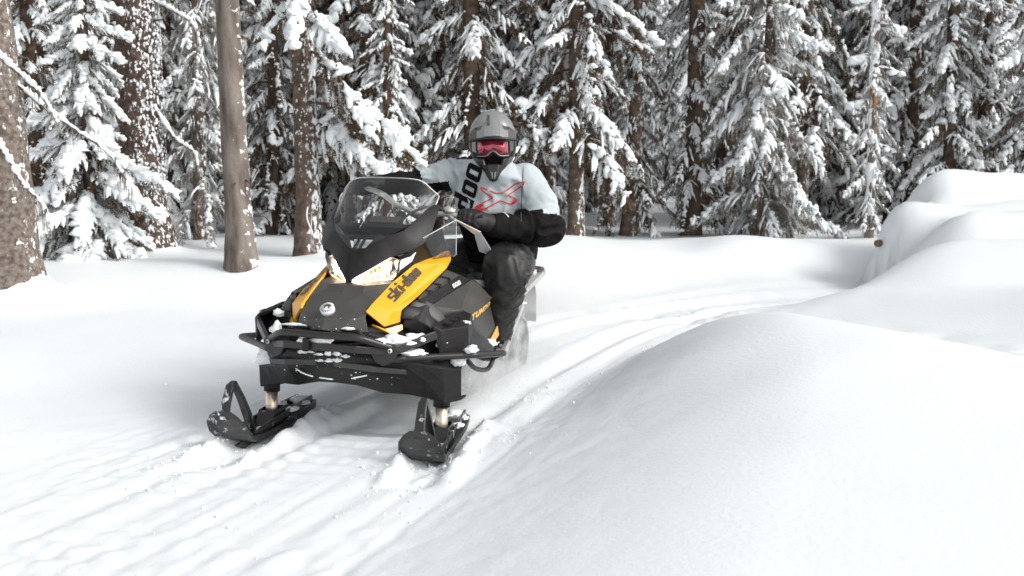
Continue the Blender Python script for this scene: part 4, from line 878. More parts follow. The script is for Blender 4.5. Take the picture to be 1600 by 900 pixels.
for sgn in (1, -1):
    T = (lambda p: p) if sgn > 0 else (lambda p: (p[0], -p[1], p[2]))
    In = [(-.55, .25, .40), (-.85, .25, .44), (-1.15, .25, .495), (-1.45, .25, .56)]; Ou = [(-.66, .468, .378), (-.88, .43, .425), (-1.15, .382, .485), (-1.42, .335, .548)]
    # board built of rungs so the openings are real
    bo = barbox('running_board', [T(p) for p in Ou], .022, .035, M['silver'], sled); tag(bo)
    barbox('board_inner_rail', [T(p) for p in In], .02, .02, M['silver'], bo)
    for k in range(11):
        t = (k + .5) / 11; 
        def lp(L): u = t * 3; i = min(2, int(u)); return Vector(L[i]).lerp(Vector(L[i + 1]), u - i)
        barbox('board_rung', [T(tuple(lp(In))), T(tuple(lp(Ou)))], .022, .014, M['silver'], bo, bev=.002)
        if k % 2 == 0: q = lp(In).lerp(lp(Ou), .4 + .08 * (k % 3)); blob('snow_clump', T(tuple(q + Vector((0, 0, .012)))), (.05, .05, .014), M['snow_clump'], bo, seed=k, amp=.6)
    rl = barbox('rear_rail', [T(p) for p in ((-1.36, .292, .552), (-1.42, .290, .568), (-2.02, .278, .682))], .035, .030, M['silver'], sled)
    prism('rail_cap', [T(p) for p in ((-1.335, .275, .53), (-1.335, .31, .53), (-1.335, .31, .575), (-1.335, .275, .575))], (-.03, 0, .004), M['plastic_deep'], rl)
    for x in (-1.62, -1.86): blob('rail_rivet', T((x, .262, .600 + (-.19) * (x + 1.42) + .02)), (.016, .012, .012), mat('red_plastic', (.5, .05, .03), .4) if 'red' not in M else M['red'], rl, seed=1, amp=0)
flap = poly('snow_flap', [(-2.06, .21, .67), (-2.06, -.21, .67), (-2.13, -.21, .52), (-2.13, .21, .52), (-2.16, -.205, .36), (-2.16, .205, .36)], [(0, 1, 2, 3), (3, 2, 4, 5)], M['rubber_snowy'], sled, sol=.006, bev=.002)
poly('rear_deck', [(-1.45, .225, .645), (-1.45, -.225, .645), (-2.0, -.225, .72), (-2.0, .225, .72)], [(0, 1, 2, 3)], M['silver'], sled, sol=.008, bev=.002)
tube('rear_grab_bar', [(-1.95, .27, .69), (-2.06, .25, .70), (-2.09, 0, .705), (-2.06, -.25, .70), (-1.95, -.27, .69)], .012, M['tube_black'], sled, n=4)
# track belt with lugs
tp = []
for k in range(64):
    t = k / 64 * 2 * math.pi
    tp.append(t)
def belt_path():
    pts = []; r1, r2 = .11, .165; c1, c2 = Vector((-.72, 0, .34)), Vector((-1.87, 0, .245))
    for a in np.linspace(90, -60, 9): pts.append(c1 + Vector((r1 * math.cos(R(a)), 0, r1 * math.sin(R(a)))))
    pts.append(Vector((-1.22, 0, .062))); pts.append(Vector((-1.4, 0, .05))); pts.append(Vector((-1.6, 0, .055)))
    for a in np.linspace(-80, -270, 11): pts.append(c2 + Vector((r2 * math.cos(R(a)), 0, r2 * math.sin(R(a)))))
    return pts
bp = belt_path(); V, F = [], []; N = len(bp)
for i, p in enumerate(bp):
    t = (bp[(i + 1) % N] - bp[i - 1]).normalized(); nr = Vector((-t.z, 0, t.x))
    if (p - Vector((-1.25, 0, .22))).dot(nr) < 0: nr = -nr
    for yy, o_ in ((-.195, 0), (.195, 0), (.195, .012), (-.195, .012)): V.append(tuple(p + nr * o_ + Vector((0, yy, 0))))
for i in range(N):
    j = (i + 1) % N
    for k in range(4): F.append((i * 4 + k, i * 4 + (k + 1) % 4, j * 4 + (k + 1) % 4, j * 4 + k))
track = poly('track', V, F, M['rubber_snowy'], sled, sol=0, bev=0)
L = [0]; 
for i in range(N): L.append(L[-1] + (bp[(i + 1) % N] - bp[i]).length)
lug_me = None
for k in range(44):
    s = L[-1] * k / 44; i = max(j for j in range(N) if L[j] <= s); t = (s - L[i]) / (L[i + 1] - L[i]); p = bp[i].lerp(bp[(i + 1) % N], t)
    d = (bp[(i + 1) % N] - bp[i]).normalized(); nr = Vector((-d.z, 0, d.x)); 
    if (p - Vector((-1.25, 0, .22))).dot(nr) < 0: nr = -nr
    if lug_me is None:
        bm = bmesh.new(); bmesh.ops.create_cube(bm, size=1, matrix=Matrix.Translation((0, 0, .02)) @ Matrix.Diagonal((.012, .37, .036, 1))); lug_me = bpy.data.meshes.new('lug'); bm.to_mesh(lug_me); bm.free(); lug_me.materials.append(M['rubber_snowy'])
    o = bpy.data.objects.new('lug', lug_me); COL.objects.link(o); o.parent = track; o.location = p + nr * .012; o.rotation_euler = (0, math.atan2(nr.x, nr.z), 0)
core = [tuple(p + (Vector((-1.3, 0, .22)) - p).normalized() * .012) for p in bp]
for y in (.165, -.175): prism('packed_snow', [(p[0], y, p[2]) for p in core], (0, .02, 0), M['rubber_snowy'], track, bev=0)
# handlebar, grips, controls; the bar is turned to the machine's left
tube('handlebar', [(-.545, .40, 1.032), (-.50, .25, 1.062), (-.47, .12, 1.062), (-.47, .0, 1.098), (-.50, -.09, 1.145), (-.56, -.18, 1.165), (-.63, -.30, 1.178)], .0125, M['silver'], sled, n=5)
tube('steering_post', [(-.47, .02, 1.06), (-.30, 0, .85)], .022, M['plastic_deep'], sled, n=1)
for pts in (((-.548, .415, 1.028), (-.51, .285, 1.055)), ((-.635, -.31, 1.178), (-.58, -.20, 1.168))): tube('grip', pts, .018, M['rubber'], sled, n=1)
blob('brake_reservoir', (-.475, .255, 1.078), (.028, .032, .022), M['silver'], sled, amp=.1)
poly('brake_lever', [(-.44, .27, 1.055), (-.43, .30, 1.04), (-.455, .42, .985), (-.46, .385, .975), (-.45, .33, 1.015)], [(0, 1, 2, 3, 4)], M['silver'], sled, sol=.008, bev=.002)
tube('brake_hose', [(-.47, .25, 1.07), (-.40, .2, 1.10), (-.33, .1, 1.05), (-.30, .05, .95)], .006, M['rubber'], sled, n=4)
# snow lying on the machine
for k, (c, s, rt) in enumerate((((.165, .285, .556), (.045, .06, .030), .3), ((.10, .34, .562), (.05, .05, .022), .5), ((.215, .24, .556), (.025, .03, .016), 0), ((.12, .34, .505), (.05, .06, .016), .6), ((.03, .43, .53), (.016, .022, .022), 0), ((-.01, .445, .48), (.012, .03, .022), 0),
      ((.30, .01, .556), (.012, .045, .022), 0), ((.305, -.075, .552), (.01, .02, .012), 0), ((.22, -.24, .575), (.03, .025, .035), .4), ((.235, -.15, .605), (.012, .06, .008), 0), ((.24, .10, .603), (.01, .03, .008), 0), ((.03, -.335, .615), (.03, .03, .02), 0), ((-.02, .545, .512), (.05, .03, .018), .3), ((-.02, .485, .455), (.016, .03, .035), 0),
      ((-.12, .47, .61), (.02, .03, .01), 0), ((-.55, .45, .46), (.04, .03, .02), 0), ((.085, -.325, .425), (.02, .075, .045), .4), ((.06, -.36, .45), (.02, .05, .04), .4))):
    blob('snow_clump', c, s, M['snow_clump'], sled, seed=k * 2.3, rot=rt, amp=.55)
r_ = random.Random(3); A = Acc(); nprg = np.random.default_rng(4)
bvn = bvh_of([hood, belly, surround] )
for k in range(150):
    y = r_.uniform(-.30, .30); z = r_.uniform(.36, .66) if k % 3 else r_.uniform(.55, .64)
    h = bvn.ray_cast(Vector((1, y, z)), Vector((-1, 0, 0)), 2)
    if h[0]: lump(A, np.array(h[0]), np.array([0, 1., 0]), *(r_.uniform(.0008, .0038) * r_.choice((.6, 1, 1.3)),) * 3, nprg)
V, T = A.arr(); tag(link('snow_specks', mesh_np('snow_specks', V, [T]), M['snow_clump'], sled), kind='stuff')
# ============================================================ the rider (same local frame as the machine)
M['jacket_grey'] = mat('jacket_grey_cloth', (0.44, 0.485, 0.50), 0.8, var=0.03, vscale=5, bump=0.15, bscale=260, spec=0.25)
M['jacket_black'] = mat('jacket_black_cloth', (0.006, 0.0045, 0.0045), 0.75, bump=0.15, bscale=260, spec=0.14)
M['trousers'] = mat('trousers_cloth', (0.021, 0.020, 0.019), 0.44, bump=0.2, bscale=220, spec=0.4)
M['glove'] = mat('glove_leather', (0.012, 0.010, 0.010), 0.5, bump=0.2, bscale=150, spec=.35)
M['reflective'] = mat('pale_piping', (0.72, 0.74, 0.76), 0.4)
M['red_print'] = mat('red_print', (0.62, 0.012, 0.025), 0.5)
M['helmet_grey'] = mat('helmet_grey', (0.20, 0.203, 0.20), 0.32, coat=0.4, var=0.03)
M['helmet_mid'] = mat('helmet_mid_grey', (0.065, 0.063, 0.06), 0.35, coat=0.3)
M['helmet_black'] = mat('helmet_black', (0.015, 0.014, 0.014), 0.4)
M['goggle_lens'] = mat('goggle_lens', (0.42, 0.035, 0.075), 0.07, metal=0.5, spec=0.8, coat=1.0)
M['skin'] = mat('skin', (0.5, 0.3, 0.22), 0.5)
rider = empty('person', SLED_LOC, SLED_ROT)
tag(rider, 'rider in grey and black jacket, grey helmet and pink goggles leaning on the snowmobile', 'person')
def closed_loft(st, seg=18):
    """st: (centre, u half axis, v half axis)"""
    V, F = [], []
    for c, u, v in st:
        c, u, v = Vector(c), Vector(u), Vector(v)
        for k in range(seg): a = 2 * math.pi * k / seg; ca, sa = math.cos(a), math.sin(a); e = .8; V.append(tuple(c + u * math.copysign(abs(ca) ** e, ca) + v * math.copysign(abs(sa) ** e, sa)))
    for i in range(len(st) - 1):
        for k in range(seg): k2 = (k + 1) % seg; F.append((i * seg + k, i * seg + k2, (i + 1) * seg + k2, (i + 1) * seg + k))
    F.append(tuple(range(seg))[::-1]); F.append(tuple(range(len(V) - seg, len(V)))); return V, F
def capsule(a, b, ra, rb, k=8):
    a, b = Vector(a), Vector(b); d = (b - a).normalized(); P, Rr = [], []
    for i in range(k + 1):
        t = i / k * math.pi / 2; P.append(a - d * ra * math.cos(t)); Rr.append(max(.002, ra * math.sin(t)))
    for i in range(1, k + 1):
        t = i / k * math.pi / 2; P.append(b + d * rb * math.sin(t)); Rr.append(max(.002, rb * math.cos(t)))
    V, Q, T = cyl_np([tuple(p) for p in P], Rr, 16); return [tuple(v) for v in V], [tuple(q) for q in Q] + [tuple(t) for t in T]
def fuse(name, parts, voxel, m, parent, smooth_it=4, disp=None):
    V, F = [], []
    for v, f in parts: n = len(V); V += v; F += [tuple(i + n for i in q) for q in f]
    me = bpy.data.meshes.new('tmp'); me.from_pydata(V, [], F); o = bpy.data.objects.new('tmp', me); COL.objects.link(o)
    md = o.modifiers.new('r', 'REMESH'); md.mode = 'VOXEL'; md.voxel_size = voxel
    sm = o.modifiers.new('s', 'SMOOTH'); sm.iterations = smooth_it; sm.factor = .5
    dg = bpy.context.evaluated_depsgraph_get(); out = bpy.data.meshes.new_from_object(o.evaluated_get(dg)); bpy.data.objects.remove(o); bpy.data.meshes.remove(me)
    if disp:
        for v, n in zip(out.vertices, [x.vector.copy() for x in out.vertex_normals]): v.co += n * disp(v.co)
    out.name = name; out.materials.clear(); o = link(name, out, None, parent, True)
    for x in (m if isinstance(m, list) else [m]): out.materials.append(x)
    return o
PEL, CHE, NEK = Vector((-1.20, .265, .84)), Vector((-1.03, .29, 1.13)), Vector((-.99, .285, 1.34))
SR, SL = Vector((-1.0, .095, 1.275)), Vector((-1.03, .485, 1.235))
ER, WR = Vector((-.86, -.070, 1.205)), Vector((-.68, -.185, 1.195))
EL, WL = Vector((-.93, .590, 1.00)), Vector((-.64, .425, 1.012))
HR, HL = Vector((-1.18, .12, .80)), Vector((-1.18, .335, .80))
KR, KL = Vector((-.72, -.20, .82)), Vector((-.74, .46, .805))
AR, AL = Vector((-.86, -.33, .46)), Vector((-.86, .365, .46))
def fold(co, centers, amp):
    s = 0
    for c, r, ax, fr in centers:
        d = (co - c).length
        if d < r:
            wv = noise.noise(co * 7) * 1.6; b1 = ax.cross(Vector((.3, .5, .8))).normalized(); b2 = ax.cross(b1)
            s += (1 - (d / r) ** 2) * (.35 - abs(noise.noise(Vector((co.dot(ax) * fr * .8 + wv, co.dot(b1) * 6 + wv, co.dot(b2) * 6)))) * 2.0)
    return amp * s
tor = lambda c, u, v: (c, u, v)
sh = (SL - SR).normalized()
body_parts = [closed_loft([(PEL - Vector((0, 0, .06)), sh * .14, Vector((.11, 0, 0))), (PEL + Vector((0, 0, .08)), sh * .15, Vector((.11, 0, 0))), (CHE, sh * .17, Vector((.12, 0, .02))), (NEK - Vector((0, 0, .08)), sh * .15, Vector((.09, 0, .02))), (NEK + Vector((.01, 0, 0)), sh * .06, Vector((.06, 0, 0))), (NEK + Vector((.03, .01, .09)), sh * .055, Vector((.06, 0, 0)))])]
for a, b, r0, r1 in ((SR, ER, .055, .045), (ER, WR, .042, .03), (SL, EL, .055, .045), (EL, WL, .042, .03), (HR, KR, .085, .06), (KR, AR, .055, .04), (HL, KL, .085, .06), (KL, AL, .055, .04), (AR, AR + Vector((.14, 0, -.03)), .035, .03), (AL, AL + Vector((.14, 0, -.03)), .035, .03)): body_parts.append(capsule(a, b, r0, r1))
bodyo = fuse('body', body_parts, .014, M['skin'], rider)
# jacket
jp = [closed_loft([(PEL + Vector((.02, .01, -.05)), sh * .185, Vector((.165, 0, 0))), (PEL + Vector((.03, .02, .06)), sh * .19, Vector((.17, 0, 0))), (CHE + Vector((.0, 0, -.10)), sh * .19, Vector((.165, 0, .03))), (CHE + Vector((.0, 0, .04)), sh * .205, Vector((.16, 0, .03))), (NEK - Vector((.0, 0, .11)), sh * .215, Vector((.135, 0, .03))), (NEK - Vector((.0, 0, .045)), sh * .15, Vector((.10, 0, .02))), (NEK + Vector((.01, 0, .02)), sh * .075, Vector((.075, 0, .01)))], 24),
      capsule(SR + Vector((0, .03, -.015)), SR.lerp(ER, .6), .085, .078), capsule(SR.lerp(ER, .5), ER, .078, .07), capsule(ER, WR, .066, .048),
      capsule(SL + Vector((0, -.03, -.015)), SL.lerp(EL, .6), .10, .098), capsule(SL.lerp(EL, .5), EL, .098, .085), capsule(EL, EL.lerp(WL, .5), .100, .080), capsule(EL.lerp(WL, .4), WL, .083, .055)]
fc = [(EL, .20, (EL - SL).normalized(), 26), (EL.lerp(WL, .5), .16, (WL - EL).normalized(), 22), (SR.lerp(ER, .55), .2, (ER - SR).normalized(), 24), (ER, .16, (WR - ER).normalized(), 24), (CHE + Vector((.1, .0, -.14)), .24, Vector((.2, .3, 1)).normalized(), 20), (SL + Vector((.05, -.1, -.1)), .15, Vector((.1, .8, .5)).normalized(), 20), (PEL + Vector((.1, .15, .1)), .25, Vector((.2, .1, 1)).normalized(), 22)]
jd = lambda co: fold(co, fc, .030) + .008 * noise.noise(co * 9) + .004 * noise.noise(co * 26)
jacket = fuse('jacket', jp, .0078, [M['jacket_grey'], M['jacket_black']], rider, 9, jd)
def seg_t(p, a, b): return (p - a).dot(b - a) / (b - a).length_squared
def seg_d(p, a, b): t = min(1, max(0, seg_t(p, a, b))); return (p - a.lerp(b, t)).length
for p in jacket.data.polygons:
    c = p.center; black = False
    dA = [seg_d(c, SR, ER) - .078, seg_d(c, ER, WR) - .06, seg_d(c, SL, EL) - .095, seg_d(c, EL, WL) - .085]
    arm = min(range(4), key=lambda i: dA[i]); onarm = dA[arm] < .02
    if onarm and arm == 1: black = True
    elif onarm and arm == 3: black = c.z < 1.062 + .12 * (c.x + .95) or seg_t(c, EL, WL) > .2
    elif onarm and arm == 0 and c.y < SR.y + .0:
        t = seg_t(c, SR, ER); ax = (ER - SR).normalized(); rel = c - SR.lerp(ER, t); black = rel.z < -.012 - .03 * (1 - t) or t > .93
    elif onarm and arm == 2 and c.y > .5: black = c.z < 1.062 + .12 * (c.x + .95)
    else:
        black = c.z < 1.035 + (c.y - .3) * .18 and not (c.x > -.95 and abs(c.y - .2) < .1 and c.z > .99) or c.x < -1.12 and c.z > 1.2 or c.z > NEK.z - .012
        black = black or (c.z > 1.26 and c.x < -1.02 and .30 < c.y < .42 and c.z > 1.30)
    if black: p.material_index = 1
# prints on the chest
jb = bvh_of([jacket])
CF = Vector((.95, .30, .0)).normalized(); CU = Vector((0, 0, 1)); CR = CU.cross(CF).normalized()     # chest frame: right-hand side of the picture is +CR
def chest(name, loops, o, ux, uy, m, off=.004, cut=.02): return drape(name, loops, o, ux, uy, jb, m, jacket, off=off, cut=cut, ray=-CF)
XC = Vector((-.88, .375, 1.153)); Z1 = lambda x, y: ((x - 373.5) / 4.5 * .00332, -(y - 652.5) / 4.5 * .00332)
ox = [Z1(*p) for p in ((235, 604), (345, 643), (385, 636), (470, 573), (528, 559), (524, 579), (418, 652), (481, 680), (478, 694), (450, 714), (367, 691), (242, 763), (203, 751), (204, 737), (318, 673), (238, 620))]
def inset(lp, d):
    n = len(lp); out = []; ar = sum(lp[i][0] * lp[(i + 1) % n][1] - lp[(i + 1) % n][0] * lp[i][1] for i in range(n)); sg = 1 if ar > 0 else -1
    for i in range(n):
        a, b, c = Vector(lp[i - 1]), Vector(lp[i]), Vector(lp[(i + 1) % n]); e1 = (b - a).normalized(); e2 = (c - b).normalized()
        n1 = Vector((-e1.y, e1.x)) * sg; n2 = Vector((-e2.y, e2.x)) * sg; k = (n1 + n2); k = k / max(.55, k.dot(n1)) ; out.append(tuple(b + k * d))
    return out
lpo = [Vector(p) for p in ox]
rails = []
for i in range(len(ox)):
    a, b = Vector(ox[i]), Vector(ox[(i + 1) % len(ox)]); d = (b - a)
    if d.length < .004: continue
    t = d.normalized(); nn = Vector((-t.y, t.x)) * .0028; rails.append([tuple(a + nn), tuple(b + nn), tuple(b - nn), tuple(a - nn)])
for k, rl_ in enumerate(rails): chest('red_outline', [rl_], XC, CR, CU, M['red_print'], off=.0035 + .0004 * (k % 2), cut=.03)
chest('red_fill', [[Z1(*p) for p in ((203, 751), (204, 737), (240, 716), (262, 722), (240, 740), (268, 748), (242, 763))]], XC, CR, CU, M['red_print'], off=.0045)
chest('red_fill', [[Z1(*p) for p in ((450, 714), (440, 705), (462, 690), (450, 672), (481, 680), (478, 694))]], XC, CR, CU, M['red_print'], off=.0045)
ls, w = text_loops('doo', 1, .10, 0)
o = XC + CR * -.150 + CU * -.105; ux = (CR * .24 + CU * .97) * .0875; uy = (CR * -.86 + CU * .42) * .082
chest('jacket_lettering', ls, o, ux, uy, M['jacket_black'], off=.0035, cut=.25)
chest('jacket_seam', [[(-.006, .0), (.0, .26), (.004, .26), (-.002, .0)]], XC + CR * .105 + CU * -.12, CR, CU, M['helmet_mid'], off=.002)
# jacket collar, piping and strap
tube('collar', [tuple(NEK + Vector((.075 * math.cos(a), .085 * math.sin(a), .012))) for a in np.linspace(0, 2 * math.pi, 13)], .02, M['jacket_black'], jacket, n=2)
wd = (WL - EL).normalized(); cu_ = [tuple(EL.lerp(WL, .86) + (wd.cross(Vector((0, 0, 1))).normalized() * math.cos(a) + Vector((0, 0, 1)) * math.sin(a)) * .062) for a in np.linspace(-.4, 2.4, 9)]
tube('piping', cu_, .0045, M['reflective'], jacket, n=2, seg=6)
poly('tether_strap', [(-.60, .335, .985), (-.60, .375, .975), (-.68, .37, .905), (-.70, .33, .885), (-.72, .365, .87), (-.69, .395, .895)], [(0, 1, 5, 2, 3), (3, 2, 5, 4)], M['reflective'], jacket, sol=.006, bev=.002)
# trousers
tp_ = [closed_loft([(PEL + Vector((0, 0, -.10)), sh * .16, Vector((.14, 0, 0))), (PEL + Vector((0, 0, .10)), sh * .175, Vector((.14, 0, 0)))]), capsule(HR, KR, .12, .098), capsule(KR, AR, .095, .078), capsule(HL, KL + Vector((0, 0, .0)), .135, .120), capsule(KL + Vector((0, 0, -.01)), AL.lerp(KL, .35), .122, .095), capsule(AL.lerp(KL, .45), AL, .092, .085)]
ft = [(KL, .22, (KL - HL).normalized(), 30), (KL.lerp(AL, .35), .2, (AL - KL).normalized(), 20), (KL.lerp(AL, .8), .18, (AL - KL).normalized(), 24), (KL + Vector((-.08, .06, 0)), .18, Vector((.3, 0, 1)).normalized(), 34)]
fuse('trousers', tp_, .0105, M['trousers'], rider, 5, lambda co: fold(co, ft, .018) + .010 * noise.noise(co * 7) + .002 * noise.noise(co * 24))
for A_, K_ in ((AR, KR), (AL, KL)):
    fuse('boot', [capsule(A_ + Vector((0, 0, .08)), A_ + Vector((0, 0, -.01)), .07, .065), capsule(A_ + Vector((-.05, 0, -.045)), A_ + Vector((.17, .01, -.05)), .05, .045), capsule(A_ + Vector((.05, 0, -.01)), A_ + Vector((.15, .01, -.035)), .05, .045)], .01, M['jacket_black'], rider)
# gloves: palm, four curled fingers, thumb
def glove(W, grip_a, grip_b, palm_dir, thumb_up):
    ga, gb = Vector(grip_a), Vector(grip_b); ax = (gb - ga).normalized(); c = ga.lerp(gb, .5)
    back = (W - c).normalized(); up = back.cross(ax).normalized()
    if up.z < 0: up = -up
    parts = [capsule(W, c + back * .05 + up * .008, .045, .042), closed_loft([(c + back * .055 + up * .012, ax * .046, up * .030), (c + back * .012 + up * .028, ax * .048, up * .024), (c - back * .012 + up * .032, ax * .046, up * .016)], 14)]
    for k in range(4):
        o_ = ax * (-.036 + .024 * k); ln = (1.0, 1.1, 1.05, .9)[k]; r = .0135
        p = [c + o_ - back * .005 + up * .032, c + o_ - back * .036 * ln + up * .018, c + o_ - back * .036 * ln - up * .016, c + o_ - back * .008 - up * .030]
        for i in range(3): parts.append(capsule(p[i], p[i + 1], r * (1 - .06 * i), r * (1 - .06 * (i + 1)), 4))
    t = [c + back * .04 + ax * thumb_up * .045, c + back * .012 + ax * thumb_up * .058 - up * .012, c - back * .018 + ax * thumb_up * .048 - up * .018]
    parts.append(capsule(t[0], t[1], .017, .015, 4)); parts.append(capsule(t[1], t[2], .015, .013, 4))
    g = fuse('glove', parts, .0055, M['glove'], rider, 2)
    return g
glove(WL, (-.545, .405, 1.030), (-.513, .30, 1.052), 0, 1)
glove(WR, (-.632, -.30, 1.178), (-.585, -.205, 1.168), 0, 1)
# helmet
HC = Vector((-.945, .303, 1.415)); HM = Matrix.Translation(HC - Vector((0, 0, .008))) @ Matrix.Rotation(R(19), 4, 'Z') @ Matrix.Rotation(R(10), 4, 'Y') @ Matrix.Rotation(R(3), 4, 'X') @ Matrix.Scale(.93, 4)
hp = lambda x, y, z: tuple(HM @ Vector((x, y, z)))
LVL = [(-.185, .030, .128, .00), (-.178, .045, .150, .02), (-.155, .062, .160, .06), (-.125, .082, .158, .095), (-.095, .103, .152, .115), (-.065, .118, .142, .126), (-.03, .126, .130, .134), (.01, .128, .124, .140), (.045, .127, .120, .143), (.08, .121, .112, .140), (.115, .106, .098, .128), (.145, .083, .075, .104), (.168, .052, .046, .068), (.176, .02, .018, .03)]
def hpt(lv, a, grow=0.0):
    z, w, f, b = lv; c, s = math.cos(a), math.sin(a); ex = .85 if z > -.06 else 1.0
    x = (f if c > 0 else max(b, .01)) * math.copysign(abs(c) ** ex, c); y = w * math.copysign(abs(s) ** ex, s)
    if z < -.06 and c > 0: y = w * s * (1 - .28 * c * c)            # the chin bar narrows to its point
    k = 1 + grow / .12; return hp(x * k, y * k, z)
seg = 40; V, F, MI = [], [], []
for lv in LVL:
    for k in range(seg): V.append(hpt(lv, 2 * math.pi * k / seg))
for i in range(len(LVL) - 1):
    for k in range(seg):
        a = (k + .5) / seg * 360; a = a if a <= 180 else a - 360; zc = (LVL[i][0] + LVL[i + 1][0]) / 2
        if abs(a) < 68 and -.07 < zc < .05: continue
        if abs(a) < 38 and -.10 < zc <= -.07: continue
        k2 = (k + 1) % seg; F.append((i * seg + k, i * seg + k2, (i + 1) * seg + k2, (i + 1) * seg + k))
        m_ = 0
        if zc < -.06: m_ = 2 if abs(a) < 56 else (1 if abs(a) < 84 else 0)
        if zc > -.06 and 62 < abs(a) < 100 and zc < .06: m_ = 1
        if zc > .10 and abs(a) < 20 or (zc > .12): m_ = 0
        MI.append(m_)
F.append(tuple(range((len(LVL) - 1) * seg, len(LVL) * seg))); MI.append(0)
me = bpy.data.meshes.new('helmet'); me.from_pydata(V, [], F); helmet = link('helmet', me, None, rider, True)
for x in ('helmet_grey', 'helmet_mid', 'helmet_black'): me.materials.append(M[x])
for p, mi_ in zip(me.polygons, MI): p.material_index = mi_
mods(helmet, .014, .003)
hd = poly('helmet_lining', [hp(*p) for p in [(.095 * math.cos(a), .10 * math.sin(a), z) for z in (-.15, -.05, .05, .10) for a in np.linspace(-2, 2, 13)]], [(i * 13 + k, i * 13 + k + 1, i * 13 + 14 + k, i * 13 + 13 + k) for i in range(3) for k in range(12)], M['jacket_black'], helmet, sol=.004, bev=0, smooth=True)
# peak
V, F = [], []
cols = np.linspace(-1, 1, 13); rws = [(.0, .148, .050), (.35, .125, .098), (.7, .098, .142), (1.0, .062, .182)]
for (t, z, x) in rws:
    for u in cols:
        half = .070 + .054 * min(1, t * 1.5); V.append(hp(x - .055 * t * u * u - .05 * (1 - t) * u * u, half * u, z - .022 * t * u * u - .035 * (1 - t) * u * u + (.006 if abs(u) < .35 else 0)))
for i in range(3):
    for k in range(12): F.append((i * 13 + k, i * 13 + k + 1, i * 13 + 14 + k, i * 13 + 13 + k))
peak = poly('peak', V, F, M['helmet_grey'], helmet, sol=.007, bev=.002, outward=tuple(HC - Vector((0, 0, .1))))
peak.data.materials.append(M['helmet_mid'])
for i, p in enumerate(peak.data.polygons):
    if abs(i % 12 - 5.5) > (1.6, 2.6, 3.6)[i // 12]: p.material_index = 1
tube('peak_edge', [hp(.182 - .055 * u * u, .124 * u, .056 - .022 * u * u) for u in np.linspace(-1, 1, 11)], .007, M['helmet_black'], peak, n=2, seg=8)
pb = bvh_of([peak, helmet]); ls, w = text_loops('ski-doo', 1, .12, 0)
drape('helmet_lettering', ls, Vector(hp(.115, -.012, .10)), (Vector(hp(.05, -.012, .150)) - Vector(hp(.118, -.012, .10))) / w, (Vector(hp(0, -1, 0)) - Vector(hp(0, 0, 0))) * .013, pb, M['letter_dark'], peak, off=.003, ray=tuple(Vector(hp(-.6, 0, -.8)) - Vector(hp(0, 0, 0))))
for s_ in (1, -1): blob('peak_vent', hp(.085, .085 * s_, .095), (.012, .008, .006), M['helmet_black'], peak, amp=0)
# goggles
def strip(name, r, aw, z0, z1, m, parent, notch=0.0, x0=0.0, sol=.006, n=22):
    V, F = [], []
    for i in range(n + 1):
        a = -aw + 2 * aw * i / n; c, s = math.cos(a), math.sin(a); nt = notch * math.exp(-(a / .22) ** 2)
        taper = 1 - .35 * (abs(a) / aw) ** 4
        zc = (z0 + z1) / 2; V += [hp(x0 + r * c, r * .98 * s, zc + (z0 - zc) * taper + nt), hp(x0 + r * c, r * .98 * s, zc + (z1 - zc) * taper)]
    for i in range(n): F.append((2 * i, 2 * i + 2, 2 * i + 3, 2 * i + 1))
    return poly(name, V, F, m, parent, sol=sol, bev=0, smooth=True, outward=tuple(HC))
gog = strip('goggles', .118, 1.05, -.068, .045, M['helmet_black'], rider, notch=.022, sol=.01)
strip('lens', .1215, .74, -.048, .034, M['goggle_lens'], gog, notch=.026, sol=.002)
tube('lens_rim', [hp(.1225 * math.cos(a), .12 * math.sin(a), -.050 + .030 * math.exp(-(a / .22) ** 2)) for a in np.linspace(-.76, .76, 17)], .0038, M['helmet_grey'], gog, n=2, seg=6)
for s_ in (1, -1): poly('strap_end', [hp(.112 * math.cos(a), .122 * math.sin(a) * s_, z) for a, z in ((.80, -.035), (.80, .025), (1.10, .02), (1.10, -.03))], [(0, 1, 2, 3)], M['helmet_grey'] if s_ < 0 else M['helmet_mid'], gog, sol=.004, bev=.001)
# chin vent
prism('mouth_guard', [hp(*p) for p in ((.128, -.034, -.085), (.128, .034, -.085), (.150, .020, -.150), (.150, -.020, -.150))], tuple(Vector(hp(.022, 0, -.004)) - Vector(hp(0, 0, 0))), M['helmet_black'], helmet, bev=.006)
for s_ in (1, -1): prism('chin_vent', [hp(*p) for p in ((.166, .004 * s_, -.128), (.164, .016 * s_, -.122), (.168, .008 * s_, -.160), (.169, .003 * s_, -.162))], tuple(Vector(hp(.005, 0, 0)) - Vector(hp(0, 0, 0))), M['helmet_grey'], helmet, bev=.001)
